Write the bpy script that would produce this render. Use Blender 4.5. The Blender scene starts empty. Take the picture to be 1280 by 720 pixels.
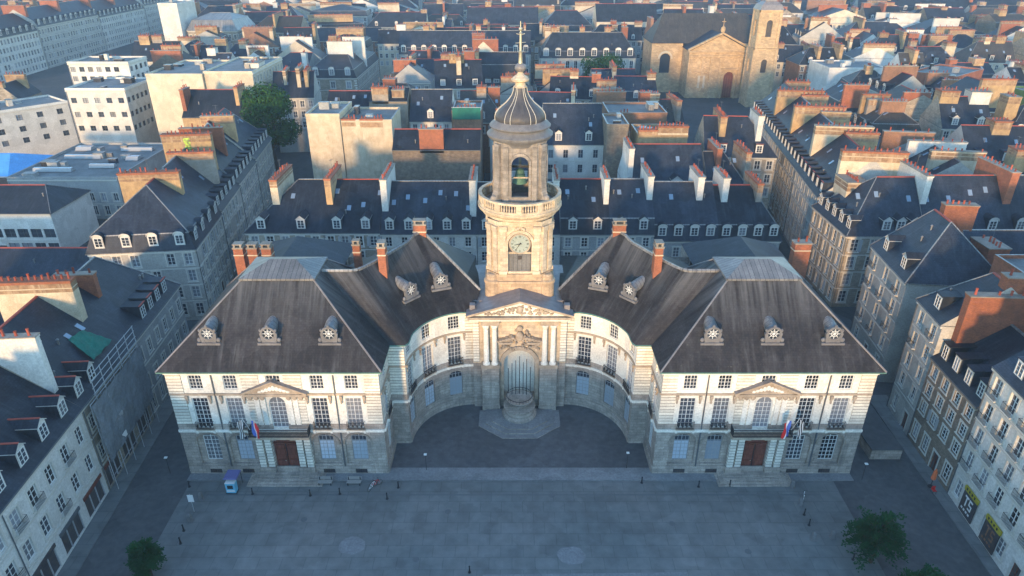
import bpy, math, random
from mathutils import Vector, Matrix
R = math.radians
rnd = random.Random(7)
SC = bpy.context.scene
COL = SC.collection
# ---------------------------------------------------------------- camera constants
CAM_H = 57.6; PITCH = R(26.8); FPX = 853.0
def at(px, py, z):
    """photo point (1280x720) at height z -> ground-plan x, y in metres"""
    a = (px - 640) / FPX; b = (py - 360) / FPX
    dy = math.cos(PITCH) - b * math.sin(PITCH); dz = -math.sin(PITCH) - b * math.cos(PITCH)
    t = (z - CAM_H) / dz
    return (a * t, dy * t)

# ================================================================ materials
M = {}
def nmat(name):
    m = bpy.data.materials.new(name); m.use_nodes = True
    nt = m.node_tree; nt.nodes.clear()
    o = nt.nodes.new('ShaderNodeOutputMaterial'); b = nt.nodes.new('ShaderNodeBsdfPrincipled')
    nt.links.new(b.outputs[0], o.inputs[0]); M[name] = m
    return m, nt, b
def N(nt, typ, **kw):
    n = nt.nodes.new(typ)
    for k, v in kw.items():
        if k.startswith('i_'):
            n.inputs[k[2:].replace('_', ' ')].default_value = v
        else: setattr(n, k, v)
    return n
def mix(nt, fac, a, b, mode='MIX'):
    n = nt.nodes.new('ShaderNodeMix'); n.data_type = 'RGBA'; n.blend_type = mode
    for sock, v in ((0, fac), (6, a), (7, b)):
        if isinstance(v, bpy.types.NodeSocket): nt.links.new(v, n.inputs[sock])
        elif isinstance(v, (int, float)): n.inputs[sock].default_value = v
        else: n.inputs[sock].default_value = (*v, 1)
    return n.outputs[2]
def ramp(nt, src, p0, p1, c0=(0,0,0), c1=(1,1,1)):
    n = nt.nodes.new('ShaderNodeValToRGB'); e = n.color_ramp.elements
    e[0].position = p0; e[0].color = (*c0, 1); e[1].position = p1; e[1].color = (*c1, 1)
    nt.links.new(src, n.inputs[0]); return n.outputs[0]
def mapping(nt, src, sc, loc=(0,0,0)):
    n = nt.nodes.new('ShaderNodeMapping'); n.inputs['Scale'].default_value = sc; n.inputs['Location'].default_value = loc
    nt.links.new(src, n.inputs[0]); return n.outputs[0]
def noise(nt, vec, scale, detail=4, rough=.55):
    n = N(nt, 'ShaderNodeTexNoise', i_Scale=scale, i_Detail=detail, i_Roughness=rough)
    nt.links.new(vec, n.inputs['Vector']); return n.outputs['Fac']
def surf(name, col, col2=None, rough=.85, nscale=.6, amt=.5, vary=.0, streak=0., streakcol=(.1,.09,.08),
         bricks=None, mortar=None, mortar_sz=.02, bump=.15, spec=.3, speck=None, metal=0., patch_amt=.10):
    """generic weathered surface: metre uv, big noise, running streaks, optional courses"""
    m, nt, b = nmat(name)
    tc = nt.nodes.new('ShaderNodeTexCoord'); geo = nt.nodes.new('ShaderNodeNewGeometry')
    pos = geo.outputs['Position']; uv = tc.outputs['UV']
    c2 = col2 or tuple(x * .7 for x in col)
    f = ramp(nt, noise(nt, pos, nscale, 5), .35, .65)
    base = mix(nt, f, mix(nt, amt, col, c2), col)
    if nscale < 2 and bump:
        vo = N(nt, 'ShaderNodeTexVoronoi', i_Scale=.42); vo.inputs['Randomness'].default_value = 1
        wv = nt.nodes.new('ShaderNodeVectorMath'); wv.operation = 'ADD'; nn = N(nt, 'ShaderNodeTexNoise', i_Scale=1.3, i_Detail=3); nt.links.new(pos, nn.inputs['Vector'])
        nt.links.new(pos, wv.inputs[0]); nt.links.new(nn.outputs['Color'], wv.inputs[1]); nt.links.new(wv.outputs[0], vo.inputs['Vector'])
        sc_ = nt.nodes.new('ShaderNodeSeparateColor'); nt.links.new(vo.outputs['Color'], sc_.inputs[0])
        base = mix(nt, 1.0, base, ramp(nt, sc_.outputs[0], 0, 1, (1-patch_amt,)*3, (1+patch_amt,)*3), 'MULTIPLY')
    fine = ramp(nt, noise(nt, pos, nscale * 9, 3), .3, .75, (.80,)*3, (1.14,)*3)
    base = mix(nt, 1.0, base, fine, 'MULTIPLY')
    if vary:
        oi = nt.nodes.new('ShaderNodeObjectInfo')
        v = ramp(nt, oi.outputs['Random'], 0, 1, (1-vary,)*3, (1+vary,)*3)
        base = mix(nt, 1.0, base, v, 'MULTIPLY')
    hgt = None
    if bricks:
        bt = N(nt, 'ShaderNodeTexBrick'); bt.inputs['Scale'].default_value = 1
        bt.inputs['Brick Width'].default_value = bricks[0]; bt.inputs['Row Height'].default_value = bricks[1]
        bt.inputs['Mortar Size'].default_value = mortar_sz; bt.inputs['Mortar Smooth'].default_value = .3
        bv = .06 if name.startswith('paving') else .17
        bt.inputs['Color1'].default_value = (1-bv,1-bv,1-bv,1); bt.inputs['Color2'].default_value = (1+bv,1+bv*.9,1+bv*.7,1)
        mc = mortar or (.6,.6,.6)
        bt.inputs['Mortar'].default_value = (*mc, 1)
        nt.links.new(uv, bt.inputs['Vector'])
        base = mix(nt, 1.0, base, bt.outputs['Color'], 'MULTIPLY'); hgt = bt.outputs['Fac']
    if streak:
        s = ramp(nt, noise(nt, mapping(nt, uv, (1.6, .12, 1)), 1.0, 5, .65), .48, .72)
        s2 = ramp(nt, noise(nt, pos, .35, 3), .35, .7)
        mm = nt.nodes.new('ShaderNodeMath'); mm.operation = 'MULTIPLY'; nt.links.new(s, mm.inputs[0]); nt.links.new(s2, mm.inputs[1])
        m3 = nt.nodes.new('ShaderNodeMath'); m3.operation = 'MULTIPLY'; nt.links.new(mm.outputs[0], m3.inputs[0]); m3.inputs[1].default_value = streak
        if name == 'slate_brown':
            sp = nt.nodes.new('ShaderNodeSeparateXYZ'); nt.links.new(pos, sp.inputs[0])
            mr = nt.nodes.new('ShaderNodeMapRange'); nt.links.new(sp.outputs[2], mr.inputs[0]); mr.inputs[1].default_value = 18.2; mr.inputs[2].default_value = 22.8
            w_ = ramp(nt, noise(nt, mapping(nt, uv, (1.1, .05, 1), (5, 0, 0)), 1.0, 4, .6), .40, .62)
            m4 = nt.nodes.new('ShaderNodeMath'); m4.operation = 'MULTIPLY'; nt.links.new(w_, m4.inputs[0]); nt.links.new(mr.outputs[0], m4.inputs[1])
            m5 = nt.nodes.new('ShaderNodeMath'); m5.operation = 'MULTIPLY_ADD'; nt.links.new(m4.outputs[0], m5.inputs[0]); m5.inputs[1].default_value = .6; nt.links.new(m3.outputs[0], m5.inputs[2]); m3 = m5; m3.use_clamp = True
        base = mix(nt, m3.outputs[0], base, streakcol)
    if speck:
        s = ramp(nt, noise(nt, pos, 3.2, 6, .8), .63, .70)
        s2 = ramp(nt, noise(nt, pos, .22, 2), .5, .62)
        mm = nt.nodes.new('ShaderNodeMath'); mm.operation = 'MULTIPLY'; nt.links.new(s, mm.inputs[0]); nt.links.new(s2, mm.inputs[1])
        base = mix(nt, mm.outputs[0], base, speck)
    nt.links.new(base, b.inputs['Base Color'])
    b.inputs['Roughness'].default_value = rough; b.inputs['Metallic'].default_value = metal
    b.inputs['Specular IOR Level'].default_value = spec
    if bump:
        bn = nt.nodes.new('ShaderNodeBump'); bn.inputs['Strength'].default_value = bump; bn.inputs['Distance'].default_value = .06
        nt.links.new(noise(nt, pos, 5, 4), bn.inputs['Height']); nt.links.new(bn.outputs[0], b.inputs['Normal'])
    return m
surf('slate', (.026,.033,.050), (.014,.019,.031), .55, .5, .7, vary=.35, streak=.35, streakcol=(.10,.11,.13), bricks=(.35,.28), mortar=(.6,.6,.6), spec=.22, patch_amt=.22)
surf('slate_brown', (.037,.034,.036), (.022,.021,.025), .62, .25, .7, vary=.08, streak=.45, streakcol=(.15,.15,.155), bricks=(.35,.28), mortar=(.7,.7,.7), speck=(.20,.18,.15), spec=.2, patch_amt=.24)
surf('slate_old', (.055,.050,.048), (.034,.033,.037), .7, .4, .7, vary=.3, streak=.4, streakcol=(.14,.12,.10), bricks=(.35,.28), speck=(.16,.14,.07))
surf('zinc', (.24,.235,.235), (.15,.15,.16), .45, .6, .6, vary=.15, streak=.4, streakcol=(.28,.28,.30), bricks=(.55, 30), mortar=(.45,.45,.45), mortar_sz=.04, metal=.25)
surf('lead', (.24,.22,.22), (.15,.14,.15), .5, 1.2, .6, streak=.5, streakcol=(.38,.36,.35), metal=.2)
surf('render_cream', (.58,.51,.39), (.45,.38,.29), .9, .5, .6, vary=.12, streak=.35, streakcol=(.30,.25,.19))
surf('render_white', (.62,.60,.56), (.50,.475,.43), .9, .5, .5, vary=.10, streak=.3, streakcol=(.35,.32,.28))
surf('render_pale', (.42,.40,.365), (.32,.305,.275), .9, .5, .5, vary=.12, streak=.35, streakcol=(.25,.23,.2))
surf('render_grey', (.34,.34,.33), (.26,.26,.26), .9, .5, .5, vary=.15, streak=.3, streakcol=(.18,.17,.16))
surf('stone', (.36,.31,.25), (.25,.22,.18), .9, .8, .7, vary=.12, streak=.3, streakcol=(.14,.12,.10), bricks=(.8,.38), mortar=(.65,.62,.58))
surf('granite', (.41,.355,.31), (.27,.235,.205), .9, .9, .8, vary=.06, streak=.7, streakcol=(.11,.10,.09), bricks=(.95,.42), mortar=(.6,.58,.55))
surf('hall_white', (.80,.77,.69), (.70,.66,.58), .85, .6, .6, streak=.25, streakcol=(.42,.36,.28))
surf('hall_bands', (.78,.74,.65), (.64,.60,.52), .85, .6, .6, streak=.5, streakcol=(.38,.33,.26), bricks=(40,.42), mortar=(.40,.36,.32), mortar_sz=.05)
surf('hall_trim', (.46,.37,.28), (.29,.235,.18), .9, 1.5, .7, streak=.5, streakcol=(.17,.14,.11))
surf('tower_stone', (.62,.51,.385), (.42,.335,.245), .85, 1.1, .7, streak=.55, streakcol=(.28,.21,.15), bricks=(1.1,.45), mortar=(.78,.74,.68))
surf('tower_dark', (.30,.265,.24), (.17,.155,.145), .85, 1.1, .8, streak=.7, streakcol=(.10,.085,.08), bricks=(1.1,.45), mortar=(.7,.68,.65))
surf('rubble', (.24,.19,.145), (.15,.12,.10), .95, 1.2, .8, vary=.15, streak=.3, streakcol=(.10,.08,.06), bricks=(.42,.22), mortar=(.75,.72,.68), bump=.4)
surf('church_stone', (.50,.36,.22), (.36,.26,.16), .9, .6, .6, streak=.4, streakcol=(.18,.13,.09), bricks=(1.,.5), mortar=(.7,.68,.65))
surf('brick_red', (.34,.125,.07), (.22,.09,.06), .9, 1.2, .7, vary=.15, streak=.3, streakcol=(.18,.08,.05), bricks=(.24,.09), mortar=(.8,.75,.7), mortar_sz=.012)
surf('brick_brown', (.30,.16,.10), (.20,.115,.08), .9, 1.2, .7, vary=.15, streak=.4, streakcol=(.14,.09,.06), bricks=(.24,.09), mortar=(.8,.78,.75), mortar_sz=.012)
surf('stack_ochre', (.46,.315,.165), (.30,.20,.11), .9, .9, .8, vary=.15, streak=.8, streakcol=(.17,.12,.085))
surf('stack_cream', (.58,.49,.36), (.44,.35,.24), .9, .8, .7, vary=.10, streak=.8, streakcol=(.30,.22,.14))
surf('stack_stain', (.34,.22,.13), (.20,.12,.075), .9, 1.3, .9, vary=.2, streak=.95, streakcol=(.55,.46,.33))
surf('stack_grey', (.30,.26,.22), (.20,.17,.14), .9, .8, .7, vary=.15, streak=.7, streakcol=(.38,.22,.10))
surf('terracotta', (.33,.075,.045), (.20,.055,.038), .85, 3, .6, vary=.4)
surf('tower_brown', (.50,.36,.24), (.34,.25,.17), .85, 1.1, .8, streak=.6, streakcol=(.16,.12,.09), bricks=(1.1,.45), mortar=(.75,.7,.65))
surf('lead_dark', (.075,.072,.08), (.045,.045,.052), .5, 1.2, .6, streak=.4, streakcol=(.17,.16,.155), metal=.1)
surf('lead_grey', (.17,.165,.17), (.10,.10,.11), .6, 1.2, .6, streak=.5, streakcol=(.28,.27,.26))
surf('clock_white', (.33,.37,.33), (.26,.30,.27), .5, 1.2, .6)
surf('ridge_tile', (.40,.085,.06), (.26,.06,.045), .85, 2, .6)
surf('frame_white', (.74,.74,.72), (.66,.66,.64), .5, 2, .3)
surf('frame_grey', (.36,.37,.38), (.28,.29,.3), .5, 2, .3)
surf('surround', (.58,.55,.49), (.46,.43,.38), .9, 2, .4, vary=.06)
surf('iron', (.025,.027,.032), None, .5, 2, .4)
surf('iron_grey', (.11,.12,.13), None, .5, 2, .4)
surf('door_wood', (.20,.06,.04), (.12,.04,.028), .6, 2.5, .7, bricks=(.45,.9), mortar=(.5,.5,.5))
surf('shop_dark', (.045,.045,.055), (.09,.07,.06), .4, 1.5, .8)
surf('paving', patch_amt=.08, col=(.170,.172,.172), col2=(.120,.134,.138), rough=.8, nscale=.07, amt=.9, bricks=(2.4,1.6), mortar=(.80,.80,.80), mortar_sz=.05, bump=.1)
surf('paving_court', (.10,.102,.112), (.08,.083,.092), .8, .12, .8, bricks=(.6,.4), mortar=(.9,.9,.9), mortar_sz=.02, bump=.1)
surf('paving_pale', (.21,.215,.225), (.17,.175,.185), .8, .5, .7, bricks=(1.2,.8), mortar=(.9,.9,.9), bump=.1)
surf('asphalt', (.085,.087,.093), (.066,.069,.075), .85, .15, .7, bump=.1)
surf('kerb', (.17,.17,.175), None, .85, 1., .4)
surf('soil', (.07,.07,.072), (.045,.048,.05), .95, .1, .7)
surf('copper_green', (.10,.22,.18), (.07,.15,.13), .7, 1, .7)
surf('net_grey', (.20,.22,.24), (.14,.155,.17), .9, .4, .8, streak=.4, streakcol=(.28,.29,.30))
surf('net_green', (.015,.15,.11), (.01,.09,.07), .8, 1, .6)
surf('net_moss', (.05,.13,.045), (.10,.16,.05), .85, .5, .8)
surf('blue_sheet', (.10,.36,.70), (.08,.28,.60), .5, .5, .4)
surf('flat_gravel', (.20,.20,.20), (.13,.135,.14), .95, .4, .7, vary=.2)
surf('bark', (.06,.045,.03), None, .95, 3, .6)
surf('leaf', (.022,.075,.018), (.012,.040,.012), .9, .6, .8, bump=0, spec=.1)
surf('leaf_light', (.045,.11,.022), (.025,.07,.018), .9, .6, .8, bump=0, spec=.1)
surf('leaf_palm', (.014,.070,.022), (.008,.042,.015), .9, .8, .8, bump=0, spec=.1)
surf('cloth_blue', (.10,.18,.55), None, .8, 2, .3)
surf('cloth_violet', (.13,.13,.30), None, .8, 2, .3)
surf('cloth_white', (.75,.75,.75), None, .8, 2, .3)
surf('cloth_red', (.60,.03,.03), None, .8, 2, .3)
surf('cloth_black', (.02,.02,.02), None, .8, 2, .3)
surf('panel_lit', (.16,.48,.66), None, .4, 2, .3)
surf('sign_yellow', (.40,.33,.03), None, .5, 2, .3)
surf('orange', (.75,.17,.06), None, .6, 2, .3)
surf('gold', (.55,.50,.38), None, .35, 2, .3, metal=.6)
surf('bench_wood', (.34,.32,.30), (.26,.25,.23), .7, 3, .5)
surf('graffiti', (.45,.68,.08), (.08,.12,.05), .7, 2.2, .9)
surf('skylight_glass', (.20,.27,.36), None, .2, 2, .3, spec=.6)
surf('car_paint', (.35,.36,.38), None, .3, 2, .2, vary=.9, spec=.6)
def glass(name, c, rough=.12):
    m, nt, b = nmat(name)
    geo = nt.nodes.new('ShaderNodeObjectInfo')
    v = ramp(nt, geo.outputs['Random'], 0, 1, tuple(x*.5 for x in c), tuple(x*1.6 for x in c))
    nt.links.new(v, b.inputs['Base Color']); b.inputs['Roughness'].default_value = rough
    b.inputs['Specular IOR Level'].default_value = .8
glass('glass', (.035,.042,.055)); glass('blind', (.33,.37,.42), .35); glass('curtain', (.16,.17,.19), .3)

# ================================================================ mesh builder
class MB:
    def __init__(s): s.v = []; s.f = []; s.m = []; s.uv = []; s.mats = []
    def mi(s, name):
        if name not in s.mats: s.mats.append(name)
        return s.mats.index(name)
    def face(s, pts, mat, uvs=None):
        i = len(s.v); s.v += [tuple(p) for p in pts]; s.f.append(tuple(range(i, i + len(pts)))); s.m.append(s.mi(mat))
        if uvs is None:
            a = Vector(pts[0]); n = Vector((0,0,0))
            for k in range(1, len(pts) - 1): n += (Vector(pts[k]) - a).cross(Vector(pts[k+1]) - a)
            if n.length < 1e-12: n = Vector((0,0,1))
            n.normalize()
            if abs(n.z) > .985: uvs = [(p[0], p[1]) for p in pts]
            else:
                t = Vector((-n.y, n.x, 0)).normalized(); b = n.cross(t)
                uvs = [(Vector(p).dot(t), Vector(p).dot(b)) for p in pts]
        s.uv += uvs
    def hexa(s, b, t, mat, top=None, bottom=True):
        """b, t: 4 bottom and 4 top points, counter-clockwise from above"""
        n = len(b)
        for k in range(n): s.face([b[k], b[(k+1) % n], t[(k+1) % n], t[k]], mat)
        s.face(t, top or mat)
        if bottom: s.face(b[::-1], mat)
    def box(s, x0, x1, y0, y1, z0, z1, mat, top=None):
        s.hexa([(x0,y0,z0),(x1,y0,z0),(x1,y1,z0),(x0,y1,z0)], [(x0,y0,z1),(x1,y0,z1),(x1,y1,z1),(x0,y1,z1)], mat, top)
    def prism(s, pts, z0, z1, mat, top=None):
        s.hexa([(p[0],p[1],z0) for p in pts], [(p[0],p[1],z1) for p in pts], mat, top)
    def lathe(s, cx, cy, prof, mat, n=16, a0=0., sx=1, sy=1):
        rings = [[(cx + r*sx*math.cos(a0 + 2*math.pi*k/n), cy + r*sy*math.sin(a0 + 2*math.pi*k/n), z) for k in range(n)] for r, z in prof]
        for a, b in zip(rings, rings[1:]):
            for k in range(n): s.face([a[k], a[(k+1) % n], b[(k+1) % n], b[k]], mat)
        s.face(rings[-1], mat); s.face(rings[0][::-1], mat)
    def tube(s, p, q, r, mat, n=6, r2=None):
        p = Vector(p); q = Vector(q); d = (q - p).normalized(); u = d.orthogonal().normalized(); w = d.cross(u)
        r2 = r if r2 is None else r2
        A = [p + (u*math.cos(2*math.pi*k/n) + w*math.sin(2*math.pi*k/n))*r for k in range(n)]
        B = [q + (u*math.cos(2*math.pi*k/n) + w*math.sin(2*math.pi*k/n))*r2 for k in range(n)]
        for k in range(n): s.face([A[k], A[(k+1) % n], B[(k+1) % n], B[k]], mat)
        s.face(B, mat); s.face(A[::-1], mat)
    def blob(s, c, rx, ry, rz, mat, n=8, m=5):
        prof = [(math.sin(math.pi*(i+.5)/m), -math.cos(math.pi*(i+.5)/m)) for i in range(m)]
        rings = [[(c[0]+rx*r*math.cos(2*math.pi*k/n), c[1]+ry*r*math.sin(2*math.pi*k/n), c[2]+rz*h) for k in range(n)] for r, h in prof]
        for a, b in zip(rings, rings[1:]):
            for k in range(n): s.face([a[k], a[(k+1) % n], b[(k+1) % n], b[k]], mat)
        s.face(rings[-1], mat); s.face(rings[0][::-1], mat)
    def mesh(s, name, smooth=False):
        me = bpy.data.meshes.new(name); me.from_pydata(s.v, [], s.f)
        for k in s.mats: me.materials.append(M[k])
        me.polygons.foreach_set('material_index', s.m)
        ul = me.uv_layers.new(name='UVMap'); ul.data.foreach_set('uv', [c for p in s.uv for c in p])
        if smooth:
            import bmesh
            bm = bmesh.new(); bm.from_mesh(me); bmesh.ops.remove_doubles(bm, verts=bm.verts, dist=.002)
            bm.to_mesh(me); bm.free()
            me.polygons.foreach_set('use_smooth', [True]*len(me.polygons))
            if hasattr(me, 'set_sharp_from_angle'): me.set_sharp_from_angle(angle=R(38))
        me.update(); return me
def link(name, data, parent=None, loc=None, rz=None, label=None):
    o = bpy.data.objects.new(name, data); COL.objects.link(o)
    if parent is not None: o.parent = parent
    if loc is not None: o.location = loc
    if rz is not None: o.rotation_euler = (0, 0, rz)
    if label: o['label'] = label
    return o
def part(name, mb, parent, smooth=False, loc=None, rz=None, label=None):
    if not mb.f: return None
    return link(name, mb.mesh(name, smooth), parent, loc, rz, label)
USED = {}
def thing(name, label, cat, loc=(0,0,0), rz=0, group=None, data=None):
    o = link(name, data, None, loc, rz)
    o['label'] = label; o['category'] = cat
    if group: o['group'] = group
    USED.setdefault(label, []).append(name)
    return o
def struct(name, mb):
    o = part(name, mb, None); o['kind'] = 'structure'; return o

# ================================================================ walls with real openings
def line_map(p0, p1):
    dx, dy = p1[0]-p0[0], p1[1]-p0[1]; L = math.hypot(dx, dy); dx /= L; dy /= L
    return (lambda u, z, d=0.: (p0[0] + dx*u - dy*d, p0[1] + dy*u + dx*d, z)), L, math.atan2(dy, dx)
def arc_pts(u0, u1, zs, zt, n=8):
    c = (u0+u1)/2; r = (u1-u0)/2
    return [(c - r*math.cos(math.pi*k/n), zs + (zt-zs)*math.sin(math.pi*k/n)) for k in range(n+1)]
def facade(mb, mp, w, z0, z1, ops, mat, reveal=None, depth=.28, du=None, u00=0.):
    """ops: (u0, u1, za, zb, rise) rise>0 = arched head of that height"""
    reveal = reveal or mat
    us = {round(u00,3), round(w,3)}; zs = {z0, z1}
    for o in ops: us |= {round(o[0],3), round(o[1],3)}; zs |= {o[2], o[3]}
    if du:
        n = max(1, int((w-u00)/du)); us |= {round(u00 + (w-u00)*k/n, 3) for k in range(n+1)}
    us = sorted(us); zs = sorted(zs)
    for a, b in zip(us, us[1:]):
        if b - a < 1e-4: continue
        c = (a+b)/2; run = None
        for k, (p, q) in enumerate(zip(zs, zs[1:])):
            zc = (p+q)/2; hole = any(o[0] < c < o[1] and o[2] < zc < o[3] for o in ops)
            if hole:
                if run is not None:
                    mb.face([mp(a,run), mp(b,run), mp(b,p), mp(a,p)], mat, [(a,run),(b,run),(b,p),(a,p)]); run = None
            elif run is None: run = p
        if run is not None:
            mb.face([mp(a,run), mp(b,run), mp(b,z1), mp(a,z1)], mat, [(a,run),(b,run),(b,z1),(a,z1)])
    for o in ops:
        a, b, za, zb = o[:4]; rise = o[4] if len(o) > 4 else 0
        zt = zb - rise; D = depth
        mb.face([mp(a,za), mp(a,za,D), mp(a,zt,D), mp(a,zt)][::-1], reveal)
        mb.face([mp(b,za), mp(b,za,D), mp(b,zt,D), mp(b,zt)], reveal)
        skip = o[5] if len(o) > 5 else ''
        if skip != 'b': mb.face([mp(a,za), mp(b,za), mp(b,za,D), mp(a,za,D)], reveal)
        if rise:
            P = arc_pts(a, b, zt, zb)
            for (ua, pa), (ub, pb) in zip(P, P[1:]):
                mb.face([mp(ua,pa), mp(ub,pb), mp(ub,zb), mp(ua,zb)], mat, [(ua,pa),(ub,pb),(ub,zb),(ua,zb)])
                mb.face([mp(ua,pa), mp(ua,pa,D), mp(ub,pb,D), mp(ub,pb)], reveal)
        elif skip != 't':
            mb.face([mp(a,zb), mp(a,zb,D), mp(b,zb,D), mp(b,zb)], reveal)
def band(mb, mp, u0, u1, z0, z1, proj, mat, du=None, inset=-.002):
    n = max(1, int((u1-u0)/du)) if du else 1
    for k in range(n):
        a = u0 + (u1-u0)*k/n; b = u0 + (u1-u0)*(k+1)/n
        mb.hexa([mp(a,z0,-proj), mp(b,z0,-proj), mp(b,z0,-inset), mp(a,z0,-inset)],
                [mp(a,z1,-proj), mp(b,z1,-proj), mp(b,z1,-inset), mp(a,z1,-inset)], mat)

# ---------------------------------------------------------------- windows (shared meshes)
WM = {}
def window_meshes(w, h, rise, nx, ny, fr, pane, surround):
    key = (round(w,2), round(h,2), round(rise,2), nx, ny, fr, pane, surround)
    if key in WM: return WM[key]
    f = MB(); t = .07; D = .20
    mpz = lambda u, z, d: (u - w/2, d, z)
    f.box(-w/2, -w/2+t, D-.05, D+.03, 0, h-rise, fr); f.box(w/2-t, w/2, D-.05, D+.03, 0, h-rise, fr)
    f.box(-w/2+t, w/2-t, D-.05, D+.03, 0, t, fr)
    f.box(-.035, .035, D-.06, D+.03, t, h-t, fr)
    for k in range(1, nx):
        x = -w/2 + w*k/nx
        if abs(x) > .05: f.box(x-.02, x+.02, D-.03, D+.02, t, (h-rise*.7)-t, fr)
    for k in range(1, ny):
        z = (h-rise)*k/ny; f.box(-w/2+t, w/2-t, D-.035, D+.025, z-.022, z+.022, fr)
    if rise:
        P = arc_pts(-w/2, w/2, h-rise, h); Q = arc_pts(-w/2+t, w/2-t, h-rise, h-t)
        for i in range(8):
            f.hexa([(Q[i][0],D-.05,Q[i][1]),(Q[i+1][0],D-.05,Q[i+1][1]),(Q[i+1][0],D+.03,Q[i+1][1]),(Q[i][0],D+.03,Q[i][1])],
                   [(P[i][0],D-.05,P[i][1]),(P[i+1][0],D-.05,P[i+1][1]),(P[i+1][0],D+.03,P[i+1][1]),(P[i][0],D+.03,P[i][1])], fr)
        f.box(-w/2+t, w/2-t, D-.035, D+.025, h-rise-.025, h-rise+.025, fr)
    else: f.box(-w/2+t, w/2-t, D-.05, D+.03, h-t, h, fr)
    if surround:
        s = .22
        f.box(-w/2-s, -w/2-.004, -.035, .05, -.1, h+.004, surround); f.box(w/2+.004, w/2+s, -.035, .05, -.1, h+.004, surround)
        f.box(-w/2-s-.04, w/2+s+.04, -.05, .05, h+.006, h+.25, surround)
        f.box(-w/2-s-.08, w/2+s+.08, -.12, .06, -.22, -.102, surround)
    g = MB(); A = [(-w/2+.01, D, .01), (w/2-.01, D, .01)]
    if rise:
        P = arc_pts(-w/2+.01, w/2-.01, h-rise, h-.01); g.face(A + [(u, D, z) for u, z in P[::-1]], pane)
    else: g.face(A + [(w/2-.01, D, h-.01), (-w/2+.01, D, h-.01)], pane)
    if pane == 'blind' and h > 3:
        g = MB(); zc_ = h*.72
        g.face(A + [(w/2-.01, D, zc_), (-w/2+.01, D, zc_)], 'blind')
        top = [(-w/2+.01, D, zc_), (w/2-.01, D, zc_)]
        g.face(top + ([(u, D, z) for u, z in P[::-1]] if rise else [(w/2-.01, D, h-.01), (-w/2+.01, D, h-.01)]), 'glass')
    far = MB(); far.v = list(f.v); far.f = list(f.f); far.m = list(f.m); far.uv = list(f.uv); far.mats = list(f.mats)
    i = len(far.v); far.v += g.v; far.f += [tuple(x+i for x in q) for q in g.f]; k = far.mi(pane); far.m += [k]*len(g.f); far.uv += g.uv
    WM[key] = (f.mesh('window'), g.mesh('pane'), far.mesh('window')); return WM[key]
def put_window(parent, mp, ang, u, z, w, h, rise=0, nx=2, ny=3, fr='frame_white', pane='glass', surround=None, near=True):
    a, g, b = window_meshes(w, h, rise, nx, ny, fr, pane, surround)
    p = mp(u, z)
    if near:
        o = link('window', a, parent, p, ang); link('pane', g, o)
    else: o = link('window', b, parent, p, ang)
    return o

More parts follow.
